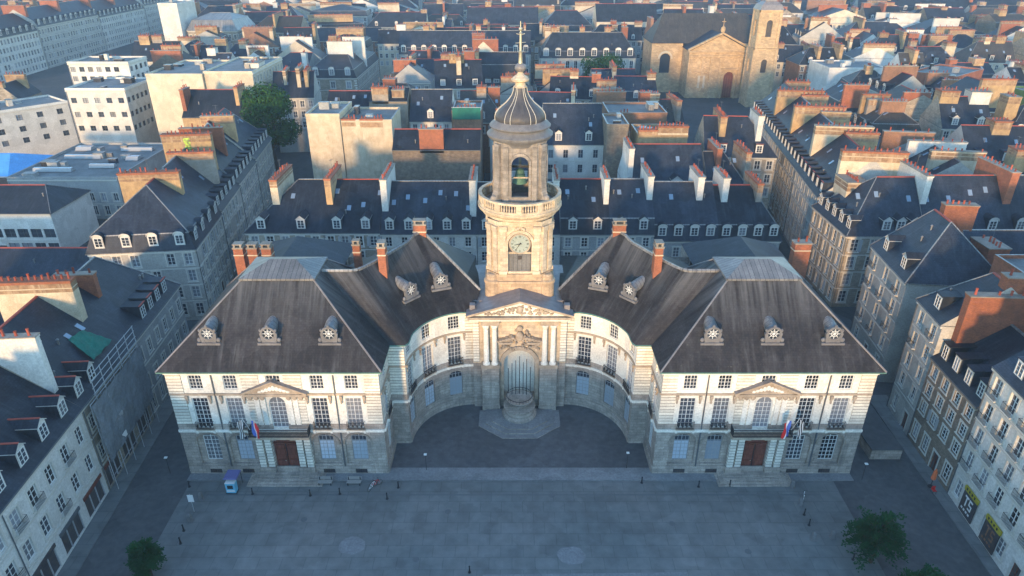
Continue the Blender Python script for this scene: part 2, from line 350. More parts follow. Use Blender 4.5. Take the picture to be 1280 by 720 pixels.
# ---------------------------------------------------------------- dormers
DM = {}
def dormer_meshes(style, w, h, slope, wallm, roofm, pane, red):
    key = (style, w, h, round(slope,1), wallm, roofm, pane, red)
    if key in DM: return DM[key]
    m = MB(); rh = w*.38; L = (h + rh) / slope + .1; Lw = h / slope
    m.face([(-w/2,0,-.3),(-w/2,0,h),(-w/2,Lw,h)], 'slate'); m.face([(w/2,0,-.3),(w/2,Lw,h),(w/2,0,h)], 'slate')
    o = .10
    if style == 'gable':
        m.face([(-w/2,0,-.3),(w/2,0,-.3),(w/2,0,h),(0,0,h+rh-.05),(-w/2,0,h)], wallm)
        for s in (-1, 1):
            a = [(s*(w/2+o), -.15, h-.08), (0, -.15, h+rh), (0, L, h+rh), (s*(w/2+o), Lw, h-.08)]
            if s > 0: a = a[::-1]
            m.face(a, roofm); m.face([(p[0], p[1], p[2]-.09) for p in a[::-1]], wallm)
            m.face([(s*(w/2+o), -.15, h-.17), (0,-.15,h+rh-.09), (0,-.15,h+rh), (s*(w/2+o), -.15, h-.08)][::s], wallm)
        if red: m.box(-.09, .09, -.15, L, h+rh-.03, h+rh+.07, 'ridge_tile')
    elif style == 'arch':
        P = arc_pts(-w/2-o, w/2+o, h-.12, h+rh*.8)
        m.face([(-w/2,0,-.3),(w/2,0,-.3),(w/2,0,h)] + [(u*.98, 0, z-.03) for u, z in P[::-1]][1:-1] + [(-w/2,0,h)], wallm)
        for (ua, za), (ub, zb) in zip(P, P[1:]):
            m.face([(ua,-.16,za),(ub,-.16,zb),(ub,L,zb),(ua,L*.9,za)], roofm)
            m.face([(ua,-.16,za-.14),(ub,-.16,zb-.14),(ub,-.16,zb),(ua,-.16,za)], wallm)
            m.face([(ua,-.16,za-.14),(ua,.0,za-.14),(ub,.0,zb-.14),(ub,-.16,zb-.14)], wallm)
    else:
        m.face([(-w/2,0,-.3),(w/2,0,-.3),(w/2,0,h),(-w/2,0,h)], wallm)
        m.hexa([(-w/2-o,-.15,h),(w/2+o,-.15,h),(w/2+o,L,h+.1),(-w/2-o,L,h+.1)],
               [(-w/2-o,-.15,h+.12),(w/2+o,-.15,h+.12),(w/2+o,L,h+.22),(-w/2-o,L,h+.22)], roofm)
        if red: m.box(-w/2-o, w/2+o, -.17, .05, h+.13, h+.19, 'ridge_tile')
    f = MB(); ww = w-.34; wh = h-.35; z0 = .12; t = .055
    for x0, x1 in ((-ww/2, -ww/2+t), (ww/2-t, ww/2), (-.03, .03)): f.box(x0, x1, -.07, -.012, z0, z0+wh, 'frame_white')
    for k in range(4):
        z = z0 + (wh-t)*k/3; f.box(-ww/2, ww/2, -.065 if k in (0,3) else -.055, -.012, z, z+(t if k in (0,3) else .03), 'frame_white')
    f.face([(-ww/2+.01,-.02,z0+.01),(ww/2-.01,-.02,z0+.01),(ww/2-.01,-.02,z0+wh-.01),(-ww/2+.01,-.02,z0+wh-.01)], pane)
    DM[key] = (m.mesh('dormer'), f.mesh('window')); return DM[key]
POT = {}
def pot_mesh(k):
    if k not in POT:
        m = MB(); h = (.55, .8, .45)[k]; m.lathe(0, 0, [(.15,0),(.12,h*.8),(.16,h*.85),(.16,h),(.10,h),(.10,h*.7)], 'terracotta', 8)
        POT[k] = m.mesh('chimney_pot', True)
    return POT[k]

# ================================================================ the general town house
OCC = []
def house(A, B, label, d=14, ze=13, rise=6.5, roof='gable', wall='render_pale', slate='slate', bays=None, floors=None, top=None,
          sides='F', dorm=0, dstyle='gable', dside=0, dwall='render_white', dred=False, dw=1.5, dh=1.85, hipL=0, hipR=0, stacks=(), near=True,
          ridge=None, name='town_house', cat='house', group=None, fr='frame_white', surround='surround', ww=1.1, wh=1.9, gf=3.6,
          quoin=None, shops=False, sky=0, balc=False, panes=('glass','glass','curtain'), string=True, mans=2.6, mansin=1.1, minz=None, rise_arch=0, dpos=None):
    fm, w, ang = line_map(A, B)
    o = thing(name, label, cat, (A[0], A[1], 0), ang, group)
    OCC.append((A, B, d)); rr = random.Random(hash((round(A[0],1), round(A[1],1))) & 0xffff)
    floors = floors or max(2, int(round((ze-gf)/3.1))+1)
    fh = (ze - .35 - gf) / (floors-1) if floors > 1 else 3
    zmin = minz or 0
    wm = MB(); deco = MB()
    runs = {'F': ((0,0),(w,0)), 'R': ((w,0),(w,d)), 'B': ((w,d),(0,d)), 'L': ((0,d),(0,0))}
    for k, (p, q) in runs.items():
        mp, L, an = line_map(p, q)
        if k in sides and L > 3:
            nb = bays if (k == 'F' and bays) else max(1, int(round(L/2.7)))
            ops = []; wins = []
            for fl in range(floors):
                z = (1.0 if fl == 0 else gf + fh*(fl-1) + .75); hh = min(wh, fh-1.0) if fl else 2.2
                if z + hh < zmin: continue
                for b in range(nb):
                    u = L*(b+.5)/nb
                    if rr.random() < .03: continue
                    if fl == 0 and shops and k == 'F': continue
                    if fl == 0 and b == nb//2 and k == 'F': zz, h2 = .05, 2.6
                    else: zz, h2 = z, hh
                    ops.append((u-ww/2, u+ww/2, zz, zz+h2, rise_arch)); wins.append((u, zz, h2, fl))
            if shops and k == 'F':
                ns = max(1, int(L/4.5))
                for b in range(ns): ops.append((L*(b+.12)/ns, L*(b+.88)/ns, .25, 2.9, 0))
            facade(wm, mp, L, 0, ze, ops, wall, depth=.25)
            if shops and k == 'F':
                for b in range(ns):
                    sm = MB(); a, c = L*(b+.12)/ns, L*(b+.88)/ns
                    sm.face([mp(a,.25,.2), mp(c,.25,.2), mp(c,2.9,.2), mp(a,2.9,.2)], 'shop_dark')
                    for t in range(4):
                        x = a + (c-a)*t/3; band(sm, mp, max(a, x-.05), min(c, x+.05), .25, 2.9, -.08, 'frame_grey', inset=-.19)
                    band(sm, mp, a-.1, c+.1, 2.92, 3.35, .12, ('iron_grey','door_wood','frame_grey','shop_dark')[(b+int(w)) % 4])
                    part('shopfront', sm, o)
            for (u, z, h2, fl) in wins:
                pn = panes[rr.randrange(len(panes))]
                if fl == 0 and h2 == 2.6 and k == 'F':
                    put_window(o, mp, an, u, z, ww, h2, 0, 2, 2, 'door_wood', 'shop_dark', surround, near).name = 'door'
                else: put_window(o, mp, an, u, z, ww, h2, rise_arch, 2, 3 if near else 2, fr, pn, surround, near)
                if near and fl >= 1 and k == 'F' and rr.random() < .22 and not balc:
                    for e in (-1, 1):
                        sh = MB(); band(sh, mp, u+e*(ww/2+.30)-.27, u+e*(ww/2+.30)+.27, z, z+h2, .09, 'frame_grey', inset=.045)
                        part('shutter', sh, o)
                if balc and fl >= 1 and k in balc and (rr.random() < .45 or 'long windows' in label):
                    bm = MB(); band(bm, mp, u-.85, u+.85, z-.12, z, .45, 'surround')
                    for i in range(12): x = u-.82 + i*1.64/11; bm.tube(mp(x, z, -.42), mp(x, z+.9, -.42), .018, 'iron', 4)
                    band(bm, mp, u-.85, u+.85, z+.88, z+.93, .44, 'iron', inset=.40)
                    for e in (u-.83, u+.83): bm.tube(mp(e, z+.9, -.42), mp(e, z+.9, 0), .018, 'iron', 4)
                    part('balcony', bm, o)
            band(deco, mp, -.02, L+.02, ze-.32, ze-.02, .22, 'surround' if wall not in ('rubble',) else 'stone')
            if string:
                for fl in range(1, floors):
                    zz = gf + fh*(fl-1)
                    if zz > zmin: band(deco, mp, 0, L, zz, zz+.16, .07, 'surround')
            if quoin:
                for zq in range(int(ze/.8)):
                    if zq*.8+.4 < zmin: continue
                    e = .55 if zq % 2 else .85
                    band(deco, mp, 0, e, zq*.8, zq*.8+.4, .05, quoin); band(deco, mp, L-e, L, zq*.8, zq*.8+.4, .05, quoin)
            if k == 'F':
                pm = MB(); x = .18; pm.tube(mp(x, zmin*.5, -.10), mp(x, ze-.35, -.10), .06, 'iron_grey', 5); part('downpipe', pm, o)
        else:
            facade(wm, mp, L, 0, ze, [], wall)
    part('wall', wm, o); part('cornice', deco, o)
    # roof
    rm = MB(); e = .32; zb = ze - .01; oL = .3 if hipL else .0; oR = .3 if hipR else 0.
    x0, x1, y0, y1 = -oL, w+oR, -e, d+e
    gut = .14
    z0 = zb; sl_y0 = y0; front_slope = None
    if roof in ('gable', 'mansard'):
        rm.hexa([(x0,y0,zb),(x1,y0,zb),(x1,y1,zb),(x0,y1,zb)], [(x0,y0,zb+gut),(x1,y0,zb+gut),(x1,y1,zb+gut),(x0,y1,zb+gut)], 'zinc' if hipL else 'iron_grey')
        zb += gut + .002
        x0 += .05 if hipL else 0; x1 -= .05 if hipR else 0; y0 += .06; y1 -= .06
        if roof == 'mansard':
            i = mansin; X0 = x0 + (i if hipL else 0); X1 = x1 - (i if hipR else 0)
            b = [(x0,y0,zb),(x1,y0,zb),(x1,y1,zb),(x0,y1,zb)]; t = [(X0,y0+i,zb+mans),(X1,y0+i,zb+mans),(X1,y1-i,zb+mans),(X0,y1-i,zb+mans)]
            for kk, mt in ((0, slate), (1, slate if hipR else wall), (2, slate), (3, slate if hipL else wall)):
                rm.face([b[kk], b[(kk+1)%4], t[(kk+1)%4], t[kk]], mt)
            zt = zb + mans; rm.hexa([(X0-.08*bool(hipL),y0+i-.1,zt-.05),(X1+.08*bool(hipR),y0+i-.1,zt-.05),(X1+.08*bool(hipR),y1-i+.1,zt-.05),(X0-.08*bool(hipL),y1-i+.1,zt-.05)],
                    [(X0,y0+i,zt+.12),(X1,y0+i,zt+.12),(X1,y1-i,zt+.12),(X0,y1-i,zt+.12)], 'zinc')
            front_slope = (zb, y0, mans/i); x0, x1, y0, y1 = X0, X1, y0+i, y1-i; zb = zt + .1
            rise2 = rise - mans
        else: rise2 = rise
        yr = ridge*d if ridge else (y0+y1)/2; zr = zb + rise2
        if not front_slope: front_slope = (zb, y0, rise2/(yr-y0))
        hl = hipL*(yr-y0) if hipL else 0; hr = hipR*(yr-y0) if hipR else 0
        P, Q = (x0+hl, yr, zr), (x1-hr, yr, zr)
        if P[0] > Q[0]: mx = (P[0]+Q[0])/2; P = (mx-.05, yr, zr); Q = (mx+.05, yr, zr)
        a, b, c, dd = (x0,y0,zb),(x1,y0,zb),(x1,y1,zb),(x0,y1,zb)
        rm.face([a,b,Q,P], slate); rm.face([c,dd,P,Q], slate)
        rm.face([dd,a,P], slate if hipL else wall); rm.face([b,c,Q], slate if hipR else wall)
        if not hipL: rm.box(x0+.02, x0+.10, y0, y0+.02, zb, zb+.01, 'zinc')
        rt = 'ridge_tile' if rr.random() < .65 else 'zinc'
        rm.box(P[0], Q[0], yr-.14, yr+.14, zr-.08, zr+.07, rt)
        for hp, corners in ((hipL, (a, dd)), (hipR, (b, c))):
            if hp:
                tgt = P if hp is hipL and corners[0] == a else Q
                for cn in corners: rm.tube(Vector(cn)+Vector((0,0,.02)), Vector(tgt)+Vector((0,0,.02)), .09, 'zinc', 4)
    elif roof == 'flat':
        t = .9
        rm.box(0, w, 0, d, ze, ze+.12, 'flat_gravel')
        for (a, b, c, dd) in ((-.06, w+.06, -.06, .25), (-.06, w+.06, d-.25, d+.06), (-.06, .25, .252, d-.252), (w-.25, w+.06, .252, d-.252)):
            rm.box(a, b, c, dd, ze+.001, ze+t*.7, wall, 'zinc')
        zr = ze + .12; yr = d/2; front_slope = (ze, 0, 1)
        for i in range(max(2, int(w*d/70))):
            bw, bd, bh = rr.uniform(.7,3), rr.uniform(.7,2.4), rr.uniform(.4,1.8)
            if bw > w-2.2 or bd > d-2.2: continue
            ux, uy = rr.uniform(.6, w-bw-.6), rr.uniform(.6, d-bd-.6); um = MB(); um.box(ux, ux+bw, uy, uy+bd, ze+.1, ze+.12+bh, rr.choice(['render_white','zinc','render_grey','slate']), rr.choice(['zinc','skylight_glass','flat_gravel'])); um.box(ux-.08, ux+bw+.08, uy-.08, uy+bd+.08, ze+.12+bh, ze+.2+bh, 'zinc'); part('roof_unit', um, o)
    part('roof', rm, o)
    # dormers
    zs, ys, slope = front_slope
    if dorm and roof != 'flat':
        off = .35 if roof == 'mansard' else .75
        n = dorm
        for i in range(n):
            u = w*(dpos[i] if dpos else (i+.5)/n)
            dm, wmh = dormer_meshes(dstyle, dw, dh, slope, dwall, slate, panes[rr.randrange(len(panes))], dred)
            q = link('dormer', dm, o, (u, ys+off, zs+off*slope-.02)); link('window', wmh, q)
    if dside and roof != 'flat':
        off = .35 if roof == 'mansard' else .75
        for i in range(dside):
            v = d*(i+.5)/dside
            dm, wmh = dormer_meshes(dstyle, dw, dh, slope if roof == 'mansard' else rise2/max(hl,.5), dwall, slate, 'glass', dred)
            q = link('dormer', dm, o, ((-.3+off if roof == 'mansard' else off-.25), d-v, zs+off*slope-.02), -math.pi/2); link('window', wmh, q)
    # skylights
    for i in range(sky):
        u = w*(i+.5+rr.uniform(-.2,.2))/sky; t = rr.uniform(.45,.8)
        base = zb if roof == 'mansard' else zs; by = y0 if roof == 'mansard' else ys
        rs = (zr-base); y = by + (yr-by)*t; z = base + rs*t; s2 = rs/(yr-by); L = .55/math.sqrt(1+s2*s2)
        sm = MB(); n = Vector((0,-s2,1)).normalized()*.06
        Pq = [Vector((u-.35,y-L,z-L*s2)), Vector((u+.35,y-L,z-L*s2)), Vector((u+.35,y+L,z+L*s2)), Vector((u-.35,y+L,z+L*s2))]
        sm.hexa([tuple(p-n) for p in Pq], [tuple(p+n) for p in Pq], 'zinc', 'skylight_glass'); part('skylight', sm, o)
    # chimney stacks: (u 0..1, v0, v1 in 0..1 of depth, thickness, height over ridge, material, pots)
    for st in stacks:
        u, v0, v1, th, hh, cm = st[:6]; npot = st[6] if len(st) > 6 else 6
        x = u*w; x = min(max(x, th/2+.01), w-th/2-.01); ya, yb = v0*d, v1*d
        zt = zr + hh; sm = MB()
        zlo = ze - .5 if roof != 'flat' else ze+.13
        if st[5] == 'thin': cm = 'brick_red'
        sm.box(x-th/2, x+th/2, ya, yb, zlo, zt-.35, cm)
        capm = 'brick_red' if cm.startswith('stack') and rr.random() < .65 else cm
        sm.box(x-th/2-.07, x+th/2+.07, ya-.07, yb+.07, zt-.35, zt-.12, capm); sm.box(x-th/2-.12, x+th/2+.12, ya-.12, yb+.12, zt-.12, zt, 'stack_grey' if capm == cm else capm)
        if cm.startswith('stack') and (yb-ya > 2.2 or th > 2.2): sm.box(x-th/2-.012, x+th/2+.012, ya-.012, yb+.012, zt-1.9+rr.random()*.5, zt-.36, 'stack_stain')
        if yb-ya > 2.2: sm.box(x-th/2-.03, x+th/2+.03, ya-.03, yb+.03, zt-1.05, zt-.95, cm)
        c = part('chimney', sm, o)
        longy = (yb-ya) >= th
        for i in range(npot):
            if rr.random() < .12: continue
            tt = (i+.5)/npot
            px, py = (x+rr.uniform(-.06,.06), ya+(yb-ya)*tt) if longy else (x-th/2+th*tt, (ya+yb)/2)
            q = link('chimney_pot', pot_mesh(rr.randrange(3)), c, (px, py, zt))
    if B[1] < 330 and roof != 'flat':
        for i in range(rr.choice([0,1,1,2])):
            u = w*rr.uniform(.1,.9); t_ = rr.uniform(.3,.75); b0 = zb if roof == 'mansard' else zs; y_ = (y0 if roof == 'mansard' else ys); yy = y_+(yr-y_)*t_; z_ = b0+(zr-b0)*t_
            vm = MB(); vm.lathe(u, yy, [(.11,z_-.1),(.11,z_+.5),(.18,z_+.55),(.18,z_+.65),(.05,z_+.75)], 'zinc', 7); part('roof_vent', vm, o)
        if stacks and rr.random() < .6:
            u = min(max(stacks[0][0]*w, .5), w-.5); yy = (stacks[0][1]+stacks[0][2])/2*d; z_ = zr+stacks[0][4]; vm = MB()
            vm.tube((u,yy,z_-.1),(u,yy,z_+2.2),.025,'iron_grey',4); vm.tube((u-.1,yy-.6,z_+2.1),(u+.1,yy+.6,z_+2.1),.02,'iron_grey',4)
            for k in range(5): vm.tube((u-.3,yy-.5+.25*k,z_+2.1),(u+.3,yy-.5+.25*k,z_+2.1),.012,'iron_grey',3)
            part('aerial', vm, o)
    return o
def lerp(A, B, t): return (A[0]+(B[0]-A[0])*t, A[1]+(B[1]-A[1])*t)

# ================================================================ the town hall
TX, TY = 1.0, 64.0
TH = thing('town_hall', 'grand pale stone civic building with two hipped wings, curved inner courtyard and clock tower', 'town hall', (TX, TY, 0))
OCC.append(((TX-42, TY), (TX+42, TY), 38))
GF, EV = 6.5, 14.9
def th_window(mp, ang, u, z, w, h, rise, nx, ny, pane, fr='frame_white', railing=False, brackets=False, curve=None):
    if callable(ang): ang = ang(u)
    o = put_window(TH, mp, ang, u, z, w, h, rise, nx, ny, fr, pane, None, True)
    if railing:
        b = MB(); hw = w/2 + .1
        b.box(-hw-.1, hw+.1, -.42, .0, -.12, 0, 'hall_trim')
        for i in range(13):
            x = -hw + 2*hw*i/12; b.tube((x, -.36, 0), (x, -.36, .95), .022, 'iron', 4)
            if i % 3 == 1: b.lathe(x, -.36, [(.03,.2),(.12,.45),(.03,.7)], 'iron', 6)
        b.box(-hw, hw, -.40, -.32, .93, .99, 'iron'); b.box(-hw, hw, -.39, -.33, .05, .10, 'iron')
        for x in (-hw, hw): b.box(x-.02, x+.02, -.36, 0, .93, .97, 'iron'); b.box(x-.13, x+.13, -.38, -.003, -.55, -.122, 'hall_white')
        part('balcony_railing', b, o)
    if brackets:
        for x in (-w/2-.42, w/2+.42):
            b = MB(); b.box(x-.16, x+.16, -.34, -.003, h+.05, h+.45, 'hall_trim'); b.box(x-.13, x+.13, -.22, -.003, h-.25, h+.048, 'hall_trim')
            b.blob((x, -.20, h-.42), .13, .13, .26, 'hall_trim', 6, 4)
            part('bracket', b, o)
def th_run(name, mp, ang, L, bays, du=None, gmat='granite', umat='hall_white', recess=False, attic=True, centre=None, blinds=(), dark=()):
    m = MB(); op1 = []; op2 = []
    for i, u in enumerate(bays):
        if centre == i:
            op1.append((u-1.4, u+1.4, .55, 5.3, .45)); op2.append((u-.95, u+.95, 6.95, 11.35, .95)); op2.append((u-.8, u+.8, 12.7, 14.35, .2))
        else:
            if recess: op1.append((u-1.62, u+1.62, 1.5, 6.05, 1.5))
            else: op1.append((u-.9, u+.9, 1.9, 5.75, .45))
            op2.append((u-.9, u+.9, 6.95, 11.15, 0)); op2.append((u-.75, u+.75, 12.35, 14.35, .18))
    facade(m, mp, L, 0, GF, op1, gmat, depth=.3, du=du)
    facade(m, mp, L, GF, EV, op2, umat, depth=.3, du=du)
    if recess:
        mp2 = lambda u, z, d=0.: mp(u, z, d+.3)
        for i, u in enumerate(bays):
            if centre == i: continue
            facade(m, mp2, u+1.62, 1.5, 6.05, [(u-.9, u+.9, 1.9, 5.75, .35)], gmat, depth=.22, u00=u-1.62)
    part(name, m, TH)
    t = MB()
    lastu = 0
    if L > 3:
        for u in list(bays) + [None]:
            a = lastu; b = (u - .92) if u is not None else L
            if b > a + .05: bb_ = MB(); band(bb_, mp, a, b, 6.78, 7.5, .10, 'granite', du); part('apron_band', bb_, TH)
            if u is not None: lastu = u + .92
    else: band(t, mp, 0, L, 6.78, 7.5, .10, 'granite', du)
    part('apron_band', t, TH)
    for nm_, a_ in (('string_course',(-.05, L+.05, 6.42, 6.76, .24, 'hall_white')),('string_course',(-.02, L+.02, 11.62, 11.86, .16, 'hall_trim')),('string_course',(-.02, L+.02, 14.42, 14.62, .16, 'hall_white')),('cornice',(-.04, L+.04, 14.62, 14.88, .36, 'hall_white')),('plinth',(0, L, 0, 1.2, .16, 'granite'))):
        t = MB(); band(t, mp, *a_, du); part(nm_, t, TH)
    for i, u in enumerate(bays):
        if centre == i: continue
        bl = 'blind' if i in blinds else ('glass' if i in dark else 'curtain')
        if recess:
            th_window(lambda a, z, d=0.: mp(a, z, d+.28), ang, u, 1.9, 1.8, 3.85, .35, 4, 6, bl, 'frame_grey' if bl == 'blind' else 'frame_white')
            A_ = arc_pts(u-1.62, u+1.62, 4.55, 6.05, 12); B_ = arc_pts(u-1.80, u+1.80, 4.55, 6.24, 12); g = MB()
            for k in range(12):
                g.hexa([mp(A_[k][0],A_[k][1],-.11), mp(A_[k+1][0],A_[k+1][1],-.11), mp(A_[k+1][0],A_[k+1][1],0), mp(A_[k][0],A_[k][1],0)],
                       [mp(B_[k][0],B_[k][1],-.11), mp(B_[k+1][0],B_[k+1][1],-.11), mp(B_[k+1][0],B_[k+1][1],0), mp(B_[k][0],B_[k][1],0)], 'stack_grey')
            part('archivolt', g, TH)
            g = MB()
            for k in range(5): g.box(-.6+.28*k, -.56+.28*k, -.20, -.165, .3, .8, 'iron')
            g.box(-.7, .7, -.164, -.161, .25, .85, 'shop_dark')
            part('cellar_grille', g, TH, loc=mp(u, 0), rz=ang)
        else: th_window(mp, ang, u, 1.9, 1.8, 3.85, .45, 4, 6, bl, 'frame_grey' if bl == 'blind' else 'frame_white')
        th_window(mp, ang, u, 6.95, 1.8, 4.2, 0, 4, 7, 'curtain' if (i*7+int(L)) % 3 else 'glass', 'frame_white', railing=True, brackets=True)
        if attic: th_window(mp, ang, u, 12.35, 1.5, 2.0, .18, 4, 4, 'glass', 'frame_white')
BAYS = [3.2, 7.1, 12.0, 16.9, 20.8]
for s in (-1, 1):
    x0 = -40 if s < 0 else 16
    mp, L, ang = line_map((x0, 0), (x0+24, 0))
    th_run('wing_front_wall', mp, ang, L, BAYS, recess=True, centre=2, blinds=(1,3,4) if s < 0 else (0,1), dark=() if s < 0 else (3,4))
    # rusticated quoins and strips
    def strip(nm_, *a):
        q = MB(); band(q, mp, *a); part(nm_, q, TH)
    for a, b in ((0, 1.7), (22.3, 24)):
        strip('rusticated_quoin', a, b, 7.52, 11.6, .12, 'hall_bands'); strip('rusticated_quoin', a, b, 11.88, 14.4, .12, 'hall_bands'); strip('rusticated_quoin', a, b, 1.22, 6.4, .10, 'granite')
    for a, b in ((8.7, 10.5), (13.5, 15.3)):
        strip('rusticated_strip', a, b, 7.52, 11.6, .08, 'hall_bands'); strip('rusticated_strip', a-.3, b-.1, 11.88, 14.4, .08, 'hall_bands')
    for u in (5.15, 18.85): strip('downpipe', u-.06, u+.06, 1.2, 14.4, .16, 'iron_grey')
    # door, pilasters, balcony
    c = 12.0; cx = x0 + 12
    d = MB(); d.face([mp(c-1.4,.55,.28), mp(c+1.4,.55,.28), mp(c+1.4,5.3,.28), mp(c-1.4,5.3,.28)], 'door_wood')
    for e in (-1, 1):
        for z0, z1 in ((.8, 2.0), (2.2, 4.2)): band(d, mp, c+e*.7-.5, c+e*.7+.5, z0, z1, -.2, 'door_wood', inset=-.279)
    band(d, mp, c-.03, c+.03, .55, 4.4, -.18, 'iron', inset=-.279); band(d, mp, c-1.4, c+1.4, 4.4, 4.55, -.15, 'door_wood', inset=-.279)
    dr = part('door', d, TH)
    h = MB(); h.blob((cx-.25, .12, 1.9), .06, .06, .06, 'gold', 6, 4); part('handle', h, dr)
    p = MB()
    for e in (-1, 1):
        a0 = c + e*2.35
        for k in (-1, 1): band(p, mp, a0+k*.48-.36, a0+k*.48+.36, 1.3, 5.9, .32 + .1*(k == e), 'hall_bands')
        band(p, mp, a0-.95, a0+.95, 0, 1.28, .5, 'granite'); band(p, mp, a0-.95, a0+.95, 5.92, 6.2, .5, 'hall_white')
        band(p, mp, c+e*1.15-.35, c+e*1.15+.35, 5.3, 6.1, .35, 'hall_trim')
    band(p, mp, c-1.35, c+1.35, 5.5, 6.2, .22, 'hall_trim')
    part('door_surround', p, TH)
    b = MB(); band(b, mp, c-3.5, c+3.5, 6.21, 6.5, 1.35, 'hall_trim')
    for e in (-3.0, -1.6, 1.6, 3.0): b.hexa([mp(c+e-.18,5.4,-.1), mp(c+e+.18,5.4,-.1), mp(c+e+.18,5.4,0), mp(c+e-.18,5.4,0)], [mp(c+e-.18,6.2,-1.1), mp(c+e+.18,6.2,-1.1), mp(c+e+.18,6.2,0), mp(c+e-.18,6.2,0)], 'hall_trim')
    bp = part('balcony', b, TH)
    b = MB()
    for i in range(49): u = c-3.4+6.8*i/48; b.tube(mp(u, 6.5, -1.25), mp(u, 7.5, -1.25), .03, 'iron', 4)
    for z in (6.56, 7.0, 7.48): band(b, mp, c-3.45, c+3.45, z, z+.07, 1.29, 'iron', inset=1.21)
    for e in (-3.42, 3.42):
        for i in range(9): b.tube(mp(c+e, 6.5, -.14*i-.05), mp(c+e, 7.5, -.14*i-.05), .03, 'iron', 4)
        b.tube(mp(c+e, 7.52, -1.25), mp(c+e, 7.52, 0), .04, 'iron', 4)
    part('balcony_railing', b, bp)
    th_window(mp, ang, c, 6.95, 1.9, 4.4, .95, 4, 6, 'curtain', 'frame_white')
    th_window(mp, ang, c, 12.7, 1.6, 1.65, .2, 4, 3, 'glass', 'frame_white')
    # pediment
    m = MB(); z0 = 11.9
    m.face([mp(c-3.3, z0, -.32), mp(c+3.3, z0, -.32), mp(c, z0+1.45, -.32)], 'hall_trim')
    for e in (-1, 1):
        P = [(c+e*3.75, z0-.02), (c, z0+1.62)]
        a, bb = P if e < 0 else P[::-1]
        m.hexa([mp(a[0],a[1],-.62), mp(bb[0],bb[1],-.62), mp(bb[0],bb[1],-.02), mp(a[0],a[1],-.02)], [mp(a[0],a[1]+.28,-.66), mp(bb[0],bb[1]+.28,-.66), mp(bb[0],bb[1]+.28,-.02), mp(a[0],a[1]+.28,-.02)], 'hall_trim', top='lead')
        for k in (1.5, 2.2): band(m, mp, c+e*k-.28, c+e*k+.28, 7.5, 11.2, .2, 'hall_white')
        for k in (1.5, 2.2, 2.9): m.blob(mp(c+e*k, 11.35, -.22), .3, .15, .35, 'hall_trim', 7, 5)
    band(m, mp, c-3.6, c+3.6, 11.6, z0+.02, .45, 'hall_trim')
    for i in range(9):
        m.blob(mp(c-1.6+.4*i, z0+.35+.5*(1-abs(i-4)/4), -.34), .25, .12, .25*(1.4-abs(i-4)/5), 'hall_white', 7, 5)
    part('pediment', m, TH)
    # return wall towards the court, step block, curved wall
    if s < 0: r0, r1, s0, s1 = (-16, 0), (-16, 5.7), (-16.0, 5.7), (-14, 5.7)
    else: r0, r1, s0, s1 = (16, 5.7), (16, 0), (14, 5.7), (16.0, 5.7)
    mp2, L2, an2 = line_map(r0, r1); th_run('return_wall', mp2, an2, L2, [2.9], blinds=(), umat='hall_bands')
    mp3, L3, an3 = line_map(s0, s1); th_run('return_wall', mp3, an3, L3, [], umat='hall_bands')
    ell = [(s*(6.2+7.8*math.cos(t)), 5.7+8.3*math.sin(t)) for t in [math.pi/2*k/60 for k in range(61)]]
    if s > 0: ell = ell[::-1]
    cum = [0]
    for a, b2 in zip(ell, ell[1:]): cum.append(cum[-1]+math.hypot(b2[0]-a[0], b2[1]-a[1]))
    def cmap(u, z, d=0., ell=ell, cum=cum):
        u2 = min(max(u, 0), cum[-1]); k = 0
        while k < len(cum)-2 and cum[k+1] < u2: k += 1
        t = (u2-cum[k])/(cum[k+1]-cum[k]); a, b2 = ell[k], ell[k+1]
        a2 = ell[max(k-1,0)]; b3 = ell[min(k+2, len(ell)-1)]
        dx, dy = b3[0]-a2[0], b3[1]-a2[1]; l = math.hypot(dx, dy); dx /= l; dy /= l
        ex = u - u2
        return (a[0]+(b2[0]-a[0])*t - dy*d + dx*ex, a[1]+(b2[1]-a[1])*t + dx*d + dy*ex, z)
    def cang(u, cmap=cmap):
        a = cmap(u-.6, 0); b2 = cmap(u+.6, 0); return math.atan2(b2[1]-a[1], b2[0]-a[0])
    LC = cum[-1]; cb = [LC-2.5, LC-6.6, LC-10.7]
    if s > 0: cb = [2.5, 6.6, 10.7]
    th_run('curved_wall', cmap, cang, LC, sorted(cb), du=.45, blinds=(0,1,2))
    q = MB(); e0, e1 = (LC-1.0, LC) if s < 0 else (0, 1.0)
    band(q, cmap, e0, e1, 7.52, 11.6, .1, 'hall_bands', .5); band(q, cmap, e0, e1, 11.88, 14.4, .1, 'hall_bands', .5)
    part('rusticated_quoin', q, TH)
    # outer, back walls
    w2 = MB(); S = s
    def wallq(a, b2, mat='granite'):
        mpx, Lx, _ = line_map(a, b2); facade(w2, mpx, Lx, 0, EV, [], mat)
    if s < 0:
        wallq((-40, 36), (-40, 0)); wallq((-26, 36), (-40, 36)); wallq((-26, 30), (-26, 36)); wallq((-8, 31), (-26, 31))
    else:
        wallq((40, 0), (40, 36)); wallq((40, 36), (26, 36)); wallq((26, 36), (26, 30)); wallq((26, 31), (8, 31))
    part('wing_rear_wall', w2, TH)
    # ------------------------------------------------ roofs
    r = MB(); ax = lambda x: s*x
    def F(pts, mat):
        pts = [(s*p[0], p[1], p[2]) for p in pts]
        r.face(pts if s > 0 else pts[::-1], mat)
    zb = EV + .16
    xi, xo, yf, yb = 15.5, 40.6, -.6, 20.6
    # gutter slab
    g = MB(); g.box(min(s*xi, s*xo), max(s*xi, s*xo), yf-.05, yb, EV, zb-.01, 'copper_green'); part('gutter', g, TH)
    ti, to, tf, tb = 24.1, 32.4, 7.2, 13.0; zt = 22.75
